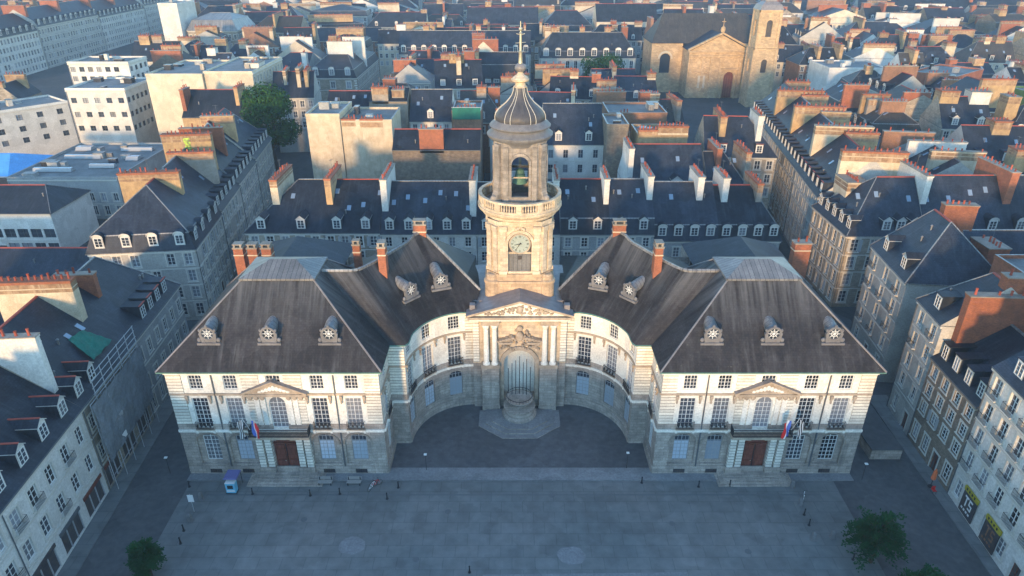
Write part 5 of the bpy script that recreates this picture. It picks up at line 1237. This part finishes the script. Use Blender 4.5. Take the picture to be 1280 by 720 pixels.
OCC.append(((-150,96),(-61,96),108)); OCC.append(((58,212),(106,212),76)); OCC.append(((8,256),(53,256),36)); OCC.append(((-62,226),(-52,226),20)); OCC.append(((-226,236),(-150,236),108)); OCC.append(((-230,345),(-172,345),80))
ordn = ['first','second','third','fourth','fifth','sixth','seventh','eighth','ninth','tenth','eleventh','twelfth','thirteenth','fourteenth','fifteenth','sixteenth','seventeenth','eighteenth','nineteenth','twentieth','twenty-first','twenty-second','twenty-third','twenty-fourth','twenty-fifth','twenty-sixth','twenty-seventh','twenty-eighth','twenty-ninth','thirtieth']
WORD = {'render_cream':'cream','render_white':'white','render_pale':'pale grey','render_grey':'grey','stone':'stone','rubble':'rubble','brick_brown':'brown brick'}
rg = random.Random(11)
ys = [128,146,165,185,206,228,250,274,298,324,352,384,418,455,495,540,590]
for ri, y in enumerate(ys):
    hw = .75*(y*.893+18)+8; x = -hw + rg.uniform(0,6); n = 0; far = y > 340
    while x < hw and n < 29:
        w = rg.uniform(10,17) if y < 230 else (rg.uniform(13,21) if y < 340 else rg.uniform(20,34))
        d = rg.uniform(12,15) if y < 340 else rg.uniform(15,20)
        yy = y + rg.uniform(-1.5,1.5); side = rg.random() < .42
        if street(x, yy) or street(x+w, yy) or street(x+w/2, yy): x += 4; continue
        tilt = rg.uniform(-.10,.10) + (-.07 if x > 60 else (.07 if x < -60 else 0))
        if side: A, B, D = (x, yy+d), (x+tilt*d, yy), w
        else: A, B, D = (x, yy), (x+w*.995, yy+tilt*w), d
        if blocked(A, B, D):
            # try a narrower one
            w = 8.5
            if side: D = w
            else: B = (x+w, yy+tilt*w)
            if blocked(A, B, D): x += 4; continue
        wall = rg.choice(['render_cream','render_white','render_pale','render_grey','stone','stone','rubble','render_pale','brick_brown'])
        ns = rg.choice([1,2,2,3]) if not far else rg.choice([1,2]); st = []; ln = math.dist(A, B)
        for k in range(ns):
            u = (k+rg.choice([.02,.5,.95]))/ns
            if side or rg.random() < .45: st.append((u, rg.uniform(.05,.25), rg.uniform(.55,.9), rg.uniform(.9,1.4), rg.uniform(.6,2.), rg.choice([SO,S3,SO,SG,SO,S3,'brick_brown','render_white',BR]), rg.choice([4,6,8])))
            else: st.append((u, rg.uniform(.35,.5), rg.uniform(.58,.7), rg.uniform(2,min(4.5,ln*.4)), rg.uniform(.6,2.2), rg.choice([SO,S3,SO,SO,BR,'render_white',SG]), 5))
        if far: st = [s_[:6]+(3,) for s_ in st]
        dn = rg.choice([0,2,3,3]) if y < 300 else rg.choice([0,0,3])
        nstk = {1:'one chimney',2:'two chimneys',3:'three chimneys'}[ns]
        ff = ('%s and %s' % (nstk, 'dormers')) if dn else nstk
        lab = '%s slate-roofed house with %s, %s from left in %s background row' % (WORD[wall], ff, ordn[n], ordn[ri])
        ze = rg.uniform(13,17.5) + (1.5 if y > 300 else 0) + (2 if rg.random() < .12 else 0)
        house(A, B, lab, D, ze, min(rg.uniform(5.2,7.2), D*.5), rg.choice(['gable','gable','gable','mansard']) if D > 11 else 'gable', wall,
              rg.choice(['slate','slate','slate','slate_old']) , near=False, dorm=dn, dstyle=rg.choice(['gable','arch','shed']), dred=rg.random() < .3, sides='F' if not side else 'FR',
              stacks=st, sky=0 if far else rg.choice([0,2,3]), minz=6.5 if not far else 9, hipL=rg.choice([0,0,0,.8]), hipR=rg.choice([0,0,0,.8]), group='background houses beyond the town hall',
              surround=None if far else 'surround', string=False, name='town_house', ww=1.2 if not far else 1.5, wh=1.9)
        x += w + (rg.uniform(0,.6) if rg.random() < .85 else 4); n += 1
# buildings across the square (behind the camera) that throw the morning shade
kb = dict(near=False, surround=None, sides='B', string=False)
for i, (x0, x1, ze, rs) in enumerate(((-170,-92,16,6),(-90,-50,16.5,6.5),(-46,40,16.5,5.0),(43,88,16,6),(90,150,15,6))):
    house((x0,-52), (x1,-52), ('row of pale houses across the square, far left side','pale house across the square on the left corner','wide pale theatre building across the square facing the town hall','pale house across the square on the right corner','row of pale houses across the square, far right side')[i], 24, ze, rs, 'gable', 'render_pale', hipL=.5, hipR=.5, name='building' if i == 2 else 'town_house', cat='building', group='buildings across the square', **kb)

# ================================================================ ground
m = MB(); m.face([(-1500,-300,0),(1500,-300,0),(1500,4000,0),(-1500,4000,0)], 'soil'); struct('ground', m)
m = MB(); m.face([(-49,-30,.004),(52,-30,.004),(58,102,.004),(54,108,.004),(-60,108,.004),(-52,95,.004)], 'asphalt'); struct('road', m)
m = MB(); m.prism([(-36,-20),(36,-20),(38.5,62.6),(-38.5,62.6)], .006, .06, 'paving'); struct('plaza', m)
m = MB(); m.prism([(-14.9,64.9),(16.9,64.9),(16.9,78),(-14.9,78)], .005, .05, 'paving_court'); struct('courtyard_paving', m)
m = MB(); m.prism([(-39,62.65),(41,62.65),(41,64.85),(-39,64.85)], .007, .13, 'paving_pale'); struct('kerb_strip', m)
for nm_, x0, x1, y0, y1, k in (('pavement', -46.2, -43.4, 28, 90, -.082), ('pavement', 48.2, 51.2, 38, 80, .05)):
    m = MB(); xs = lambda x, y: x + k*(y-36)
    m.prism([(xs(x0,y0),y0),(xs(x1,y0),y0),(xs(x1,y1),y1),(xs(x0,y1),y1)], .006, .13, 'paving'); struct('pavement', m)
def patch(px, py, rx, ry, mat='paving_pale', n=14):
    x, y = at(px, py, 0); m = MB(); r_ = random.Random(px)
    m.prism([(x+rx*math.cos(2*math.pi*k/n)*r_.uniform(.9,1.1), y+ry*math.sin(2*math.pi*k/n)*r_.uniform(.9,1.1)) for k in range(n)], .058, .066, mat); struct('paving_patch', m)
patch(440,682,1.5,1.2); patch(714,695,1.5,1.2)
m = MB(); m.prism([(-3,48.6),(18,48.9),(18,49.3),(-3,49.0)], .058, .065, 'paving_pale'); struct('paving_patch', m)

for i, (px, py) in enumerate(((560,640),(840,655),(935,690),(380,650),(690,620),(520,700))):
    x, y = at(px, py, 0); m = MB(); m.lathe(x, y, [(.36,.058),(.36,.068),(.30,.069)], 'iron_grey', 14); struct('manhole_cover', m)
m = MB()
for y in (60.2,): m.box(-36, 36, y, y+.18, .058, .063, 'iron_grey')
struct('drain_channel', m)
# ================================================================ trees
def leaf_crown(lumps, n, size, mats, seed, flat=.6):
    r_ = random.Random(seed); m = MB(); idx = [m.mi(k) for k in mats]; V, Fc, Mi, UV = m.v, m.f, m.m, m.uv
    tot = sum(l[3]**2 for l in lumps)
    for (cx, cy, cz, rad, sq) in lumps:
        k = int(n*rad*rad/tot)
        for _ in range(k):
            while True:
                p = Vector((r_.uniform(-1,1), r_.uniform(-1,1), r_.uniform(-1,1)))
                if .35 < p.length < 1.08: break
            c = Vector((cx+p.x*rad, cy+p.y*rad, cz+p.z*rad*sq)); s = size*r_.uniform(.6,1.3)
            nrm = (p.normalized() + Vector((r_.gauss(0,.5), r_.gauss(0,.5), r_.gauss(.3,.4)))).normalized()
            u = nrm.orthogonal().normalized(); w = nrm.cross(u); a = r_.uniform(0,6.28); u, w = u*math.cos(a)+w*math.sin(a), w*math.cos(a)-u*math.sin(a)
            i = len(V); V += [tuple(c-u*s), tuple(c-w*s*.5), tuple(c+u*s), tuple(c+w*s*.5)]; Fc.append((i,i+1,i+2,i+3)); Mi.append(idx[r_.random() < .3 and len(idx) > 1 or 0]); UV += [(0,0)]*4
    return m
def tree(label, x, y, h, rad, seed, n=5000, size=.22, z0=0, name='tree', group=None, mats=('leaf','leaf_light')):
    t = thing(name, label, 'tree', (x, y, z0), 0, group); r_ = random.Random(seed)
    tk = MB(); tk.tube((0,0,0), (0,0,h*.45), rad*.09+.08, 'bark', 8, rad*.05+.05)
    L = [(0,0,h-rad*.9,rad*.7,1.0)]
    for k in range(9):
        a = 2*math.pi*k/9*1.6; d = rad*r_.uniform(.35,.62); z = h*r_.uniform(.42,.85)
        c = (d*math.cos(a), d*math.sin(a), z); L.append((*c, rad*r_.uniform(.32,.5), .85)); tk.tube((0,0,h*.35), c, rad*.035+.04, 'bark', 5, .03)
    part('trunk', tk, t); part('crown', leaf_crown(L, n, size, mats, seed), t); return t
def spiky_tree(label, x, y, h, rad, seed):
    t = thing('palm_like_tree', label, 'tree', (x, y, 0)); r_ = random.Random(seed); tk = MB(); lf = MB()
    tk.tube((0,0,0),(0,0,h*.6),.22,'bark',8,.14)
    for k in range(190):
        a = r_.uniform(0,2*math.pi); el = r_.uniform(-.3,1.2); z0 = h*r_.uniform(.35,.72); l = rad*r_.uniform(.6,1.1)
        p = Vector((0,0,z0)); dr = Vector((math.cos(a)*math.cos(el), math.sin(a)*math.cos(el), math.sin(el)))
        q = p + dr*l*.6; e = p + dr*l + Vector((0,0,-.3*l)); tk.tube(p, q, .035, 'bark', 4, .015)
        for j in range(46):
            s = r_.uniform(.15,1); c = (p*(1-s)*(1-s)+q*2*s*(1-s)+e*s*s) + Vector((r_.gauss(0,.16),r_.gauss(0,.16),r_.gauss(0,.12)))
            d2 = (dr + Vector((r_.gauss(0,.5),r_.gauss(0,.5),r_.gauss(0,.3)))).normalized()*.26; sd = d2.cross(Vector((0,0,1))).normalized()*.06
            lf.face([c-sd, c+d2*.5-sd*1.5, c+d2, c+d2*.5+sd*1.5], 'leaf_palm', [(0,0)]*4)
    part('trunk', tk, t); part('crown', lf, t)
spiky_tree('dark green spiky crowned tree at the lower right of the square', *at(1092,690,1.5), 6.6, 2.9, 1)
spiky_tree('second dark tree cut by the bottom edge at lower right', *at(1150,748,1.5), 5.0, 2.2, 2)
spiky_tree('small dark tree at the bottom edge near the left shops', *at(186,712,1.0), 5.0, 1.5, 3)
tree('tall dense green tree between the left block and the stone corner mansion', -63, 177, 28, 8.5, 4, 9000, .42)
tree('dark rounded tree in the mansion forecourt', 34, 270, 21, 9.5, 5, 6000, .45)
tree('smaller dark tree beside the rounded tree in the mansion forecourt', 28, 274, 12, 6, 6, 4000, .42)
tree('distant tree behind the white tower slab', -150, 395, 24, 13, 7, 4000, .8)
tree('distant dark tree behind the spire tip at top', -9, 345, 22, 8, 8, 3500, .6)
for i, (x, y) in enumerate(((-160,178),(-152,184),(-166,174),(-146,190))):
    tree(('green shrub on the left roof garden, nearest the edge','bushy shrub in the middle of the roof garden','dark shrub at the left edge of the roof garden','light shrub by the white flats wall on the roof garden')[i], x, y, 4.5, 3.2, 20+i, 1500, .3, z0=13.2 if x < -152 else 16.9, name='shrub', group='roof garden shrubs')
for i in range(9):
    x = 150 + i*34 + rg.uniform(-6,6); y = 560 + rg.uniform(-30,30)
    tree('%s from left of the hazy trees along the upper right horizon' % ordn[i], x, y, 22, 10, 40+i, 1500, 1.0, group='distant trees at upper right')

# ================================================================ street furniture
def simple(name, label, cat, px, py, fn, group=None, rz=0, z=.06):
    x, y = at(px, py, 0); t = thing(name, label, cat, (x, y, z), rz, group); fn(t); return t
def bench(t):
    m = MB()
    for k in range(4): m.box(-.85,.85,-.28+.15*k,-.17+.15*k,.42,.47,'bench_wood')
    part('seat', m, t); m = MB()
    for k in range(3): m.box(-.85,.85,.33,.37,.55+.14*k,.65+.14*k,'bench_wood')
    part('backrest', m, t)
    for x in (-.7,.7):
        m = MB(); m.box(x-.05,x+.05,-.25,-.19,0,.42,'iron'); m.box(x-.05,x+.05,.28,.34,0,.92,'iron'); m.box(x-.04,x+.04,-.19,.28,.37,.418,'iron'); part('leg', m, t)
simple('park_bench', 'white slatted bench right of the left wing door', 'bench', 407, 606, bench, 'benches beside the left wing door')
simple('park_bench', 'white slatted bench nearest the parked bicycle', 'bench', 443, 606, bench, 'benches beside the left wing door')
def bicycle(col):
    def fn(t):
        for x in (-.52,.52):
            m = MB(); n = 16
            for k in range(n):
                a, b = 2*math.pi*k/n, 2*math.pi*(k+1)/n; m.tube((x+.34*math.cos(a),0,.35+.34*math.sin(a)),(x+.34*math.cos(b),0,.35+.34*math.sin(b)),.025,'iron',5)
            for k in range(6): a = math.pi*k/6; m.tube((x-.33*math.cos(a),0,.35-.33*math.sin(a)),(x+.33*math.cos(a),0,.35+.33*math.sin(a)),.006,'frame_grey',3)
            part('wheel', m, t)
        m = MB(); P = {'r':(-.52,0,.35),'b':(-.05,0,.3),'s':(-.2,0,.82),'h':(.36,0,.85),'f':(.52,0,.35)}
        for a, b in (('r','b'),('r','s'),('b','s'),('b','h'),('s','h'),('h','f')): m.tube(P[a],P[b],.025,col,6)
        part('frame', m, t); m = MB(); m.tube((.34,-.25,1.0),(.34,.25,1.0),.018,'iron',5); m.tube((.36,0,.85),(.34,0,1.0),.018,'iron',5); part('handlebar', m, t)
        m = MB(); m.blob((-.22,0,.9),.14,.07,.04,'iron',8,4); part('saddle', m, t)
    return fn
simple('bicycle', 'red bicycle parked at an angle right of the benches', 'bicycle', 470, 608, bicycle('cloth_red'), 'parked bicycles', .6)
simple('bicycle', 'white bicycle leaning beside the red bicycle', 'bicycle', 466, 611, bicycle('frame_white'), 'parked bicycles', 1.0)
simple('bicycle', 'white bicycle standing between stone posts at the right of the square', 'bicycle', 1004, 624, bicycle('frame_white'), 'parked bicycles', 1.2)
def stonepost(t):
    m = MB(); m.hexa([(-.2,-.2,0),(.2,-.2,0),(.2,.2,0),(-.2,.2,0)],[(-.17,-.17,.95),(.17,-.17,.95),(.17,.17,.95),(-.17,.17,.95)],'kerb'); m.hexa([(-.17,-.17,.95),(.17,-.17,.95),(.17,.17,.95),(-.17,.17,.95)],[(-.08,-.08,1.08),(.08,-.08,1.08),(.08,.08,1.08),(-.08,.08,1.08)],'kerb'); part('shaft', m, t); m = MB(); m.box(-.26,.26,-.26,.26,-.003,.08,'kerb'); part('foot', m, t)
for i, (px, py, lb) in enumerate(((990,610,'stone post nearest the right wing, above the white bicycle'),(1000,632,'stone post just below the white bicycle'),(1016,675,'stone post left of three in line near the right tree'),(1040,673,'stone post in the middle of three near the right tree'),(1062,673,'stone post beside the crown of the right tree'),(252,625,'stone post left of the blue information kiosk'),(238,652,'stone post below the small sign at left'))):
    simple('stone_post', lb, 'bollard', px, py, stonepost, 'pale stone posts round the square')
def signpost(t):
    m = MB(); m.tube((0,0,0),(0,0,2.6),.04,'frame_grey',6); part('pole', m, t); m = MB(); m.hexa([(-.32,-.05,1.5),(.32,-.05,1.5),(.32,.0,1.5),(-.32,.0,1.5)],[(-.32,-.05,2.5),(.32,-.05,2.5),(.32,.0,2.5),(-.32,.0,2.5)],'frame_white'); part('panel', m, t)
simple('sign_post', 'small white panel sign on a thin pole near the left tree', 'sign', 243, 640, signpost)
def bollard(t):
    m = MB(); m.lathe(0,0,[(.10,0),(.09,.1),(.06,.75),(.09,.8),(.09,.88),(.04,.95)],'iron',10); part('post', m, t); m = MB(); m.lathe(0,0,[(.17,0),(.17,.04),(.11,.06)],'iron',10); part('base', m, t)
for i, (px, py, lb) in enumerate(((316,618,'iron bollard before the left wing steps, left of the pair'),(388,620,'iron bollard before the left wing steps, right of the pair'),(425,618,'iron bollard in front of the left bench'),(484,624,'iron bollard below the parked bicycles'),(498,610,'iron bollard by the courtyard edge at left'),(802,604,'iron bollard by the courtyard edge at right'),(873,609,'iron bollard in front of the right wing, first from courtyard'),(912,608,'iron bollard in front of the right wing, second from courtyard'),(1005,644,'iron bollard right of centre, upper of two'),(1011,657,'iron bollard right of centre, lower of two'),(237,609,'iron bollard at the left wing corner'),(230,664,'iron bollard lower left of the square'),(1066,700,'iron bollard beside the right tree foot'),(587,716,'lone iron bollard at the bottom edge of the square'),(226,680,'iron bollard above the bottom left tree'))):
    simple('bollard', lb, 'bollard', px, py, bollard, 'iron bollards round the square')
def kiosk(t):
    m = MB(); m.box(-.55,.55,-.35,.35,.1,1.5,'panel_lit'); m.box(-.62,.62,-.42,.42,0,.1,'iron'); m.box(-.57,.57,-.37,.37,1.5,1.56,'frame_white'); part('cabinet', m, t)
    m = MB(); m.box(-.33,.33,-.38,-.353,.75,1.25,'iron'); m.box(-.45,.45,-.36,-.3505,.3,.55,'frame_white'); part('screen', m, t)
    m = MB(); m.hexa([(-.8,-.1,1.9),(.8,-.1,1.9),(.8,1.5,1.9),(-.8,1.5,1.9)],[(-.7,0,2.0),(.7,0,2.0),(.7,1.4,2.1),(-.7,1.4,2.1)],'cloth_violet'); part('canopy', m, t)
    m = MB(); m.tube((-.7,1.4,0),(-.7,1.4,1.95),.04,'iron',5); m.tube((.7,1.4,0),(.7,1.4,1.95),.04,'iron',5); part('post', m, t)
simple('kiosk', 'bright blue information kiosk with violet canopy left of the left door', 'kiosk', 291, 615, kiosk)
def lampwhite(t):
    m = MB(); m.tube((0,0,0),(0,0,2.4),.04,'iron',6,.03); part('pole', m, t); m = MB(); m.box(-.17,.17,-.14,.14,2.4,2.5,'frame_white'); part('lamp_head', m, t)
for px, py, lb in ((213,592,'short lamp with flat white head at the left wing corner'),(533,588,'courtyard lamp with white head, left side'),(783,586,'courtyard lamp with white head, right side'),(1077,600,'small lamp at the right wing corner')):
    simple('street_lamp', lb, 'lamp', px, py, lampwhite, 'small lamps by the town hall')
def planter(t):
    m = MB(); m.lathe(0,0,[(.35,0),(.5,.5),(.55,.6),(.45,.6),(.4,.45)],'iron_grey',12); part('pot', m, t)
    q = leaf_crown([(0,0,.95,.5,.9)],160,.12,('leaf','leaf_light'),9); part('foliage', q, t)
for px, py, lb in ((980,588,'dark potted shrub against the right wing wall'),):
    simple('planter', lb, 'planter', px, py, planter, 'potted shrubs by the town hall')
def wallflag(x, y, z, kind, lab, s=1):
    t = thing('flag', lab, 'flag', (x, y, z), 0, 'flags on the wing balconies'); m = MB(); tip = Vector((.15*s,-1.1,2.6)); m.tube((0,0,0), tip, .035, 'frame_white', 6); part('pole', m, t)
    m = MB(); n = 9; H = 2.4; W = 1.1
    for i in range(n):
        for j in range(6):
            def P(i, j):
                a = i/n; b = j/6; return tip + Vector((s*(W*a*.55)+.08*math.sin(b*7+a*5), -.1-.15*math.sin(a*9+b*3), -.1 - b*H - a*.45))
            if kind == 'tri': mt = ('cloth_blue','cloth_white','cloth_red')[i*3//n]
            elif kind == 'stripe': mt = 'cloth_black' if i % 2 else 'cloth_white'
            else: mt = 'cloth_blue'
            q = [P(i,j+1),P(i+1,j+1),P(i+1,j),P(i,j)]; m.face(q, mt)
    part('cloth', m, t)
wallflag(TX-30.5, 62.9, 7.4, 'tri', 'French tricolour flag hanging from the left wing balcony', 1); wallflag(TX-31.2, 62.9, 7.4, 'stripe', 'black and white striped flag on the left wing balcony', -1)
wallflag(TX+30.5, 62.9, 7.4, 'tri', 'French tricolour flag hanging from the right wing balcony', -1); wallflag(TX+31.2, 62.9, 7.4, 'stripe', 'black and white striped flag on the right wing balcony', 1)
# shop panels and awning at the lower right
def panel(y, lab, kind):
    x = 51.0 - .075*(60.6-y) - .1; t = thing('shop_sign', lab, 'sign', (x, y, 0), math.atan2(-22.6,-1.7), 'yellow headed shop panels')
    m = MB(); m.box(-1.25,1.25,-.14,-.02,.5,3.3,'shop_dark'); part('board', m, t); m = MB(); m.box(-1.3,1.3,-.2,-.01,3.3,3.85,'sign_yellow'); part('header', m, t)
    m = MB(); r_ = random.Random(int(y)); c = 'frame_white' if kind else 'brick_brown'
    m.box(-.75,-.05,-.17,-.145,2.7,2.9,c); m.box(-.48,-.30,-.17,-.145,1.6,2.698,c); m.box(.1,.7,-.17,-.145,2.7,2.9,c); m.box(.1,.25,-.17,-.145,2.3,2.698,c); m.box(.1,.7,-.17,-.145,2.12,2.298,c); m.box(.55,.7,-.17,-.145,1.78,2.118,c); m.box(.1,.7,-.17,-.145,1.6,1.778,c)
    for k in range(4): m.box(-.9+.45*k,-.62+.45*k,-.17,-.145,1.0,1.25,c)
    for k in range(4): m.box(-.9+.5*k,-.7+.5*k,-.225,-.205,3.5,3.8,'iron')
    part('lettering', m, t)
panel(56.6, 'dark shop panel with yellow header and white lettering, farther of two', 1); panel(52.3, 'dark shop panel with yellow header and reddish lettering, nearer of two', 0)
t = thing('cafe_parasol', 'folded orange parasol and red chair frame beside the rubble stone house', 'parasol', (49.6,61.6,.13)); m = MB(); m.lathe(0,0,[(.08,1.0),(.28,1.2),(.22,2.2),(.05,2.7)],'orange',9); part('canopy', m, t); m = MB(); m.tube((0,0,0),(0,0,2.8),.04,'iron',6); m.lathe(0,0,[(.35,0),(.3,.1)],'iron',10); part('pole', m, t)
t = thing('cafe_chair', 'small red cafe chair under the orange parasol', 'chair', (49.3,60.5,.13)); m = MB(); m.box(-.22,.22,-.22,.22,.43,.47,'cloth_red'); part('seat', m, t); m = MB(); m.box(-.22,.22,.19,.22,.5,.9,'cloth_red'); part('backrest', m, t)
for x in (-.19,.19):
    for y in (-.19,.19): m = MB(); m.tube((x,y,0),(x,y,.43),.018,'iron',4); part('leg', m, t)
t = thing('ramp_parapet', 'low dark parapet box in the street right of the town hall', 'parapet', (46.6,72,0)); m = MB(); m.box(-1.9,1.9,-5.5,10,0,1.5,'granite'); part('wall', m, t); m = MB(); m.box(-2.0,2.0,-5.6,10.1,1.5,1.62,'asphalt'); part('coping', m, t)

# ================================================================ haze, sky, sun, camera
m = MB(); m.box(-480, 480, -75, 720, -2, 66, 'soil'); hz = bpy.data.materials.new('haze_air'); hz.use_nodes = True; nt = hz.node_tree; nt.nodes.clear()
o = nt.nodes.new('ShaderNodeOutputMaterial'); v = nt.nodes.new('ShaderNodeVolumePrincipled'); v.inputs['Color'].default_value = (.52,.74,1,1); v.inputs['Density'].default_value = .00026; v.inputs['Anisotropy'].default_value = 0
nt.links.new(v.outputs[0], o.inputs['Volume']); me = m.mesh('haze'); me.materials.clear(); me.materials.append(hz)
h = link('haze', me); h['kind'] = 'stuff'; h['label'] = 'thin blue morning haze over the far roofs'; h['category'] = 'haze'
SUN_AZ, SUN_EL = 15, 6.0
w = bpy.data.worlds.new('World'); SC.world = w; w.use_nodes = True; nt = w.node_tree; bg = nt.nodes['Background']
sk = nt.nodes.new('ShaderNodeTexSky'); sk.sky_type = 'NISHITA'; sk.sun_disc = False; sk.sun_elevation = R(SUN_EL); sk.sun_rotation = R(180+SUN_AZ); sk.air_density = 1.0; sk.dust_density = .0; sk.ozone_density = 2.2
nt.links.new(sk.outputs[0], bg.inputs[0]); bg.inputs[1].default_value = .15
l = bpy.data.lights.new('Sun', 'SUN'); l.energy = 1.0; l.angle = R(4.5); l.color = (1, .63, .29)
so = link('Sun', l); dv = Vector((math.sin(R(SUN_AZ))*math.cos(R(SUN_EL)), math.cos(R(SUN_AZ))*math.cos(R(SUN_EL)), -math.sin(R(SUN_EL)))); so.rotation_euler = dv.to_track_quat('-Z','Y').to_euler(); so.location = (-30,-60,60)
c = bpy.data.cameras.new('Camera'); c.sensor_width = 36; c.lens = FPX/1280*36; c.clip_end = 5000; c.clip_start = .5
co = link('Camera', c); co.location = (0,0,CAM_H); co.rotation_euler = (math.pi/2-PITCH, 0, 0); SC.camera = co
SC.view_settings.view_transform = 'Standard'; SC.view_settings.look = 'None'; SC.view_settings.exposure = 2.62; SC.view_settings.gamma = 1
SC.cycles.max_bounces = 5; SC.cycles.volume_bounces = 0; SC.cycles.use_denoising = True
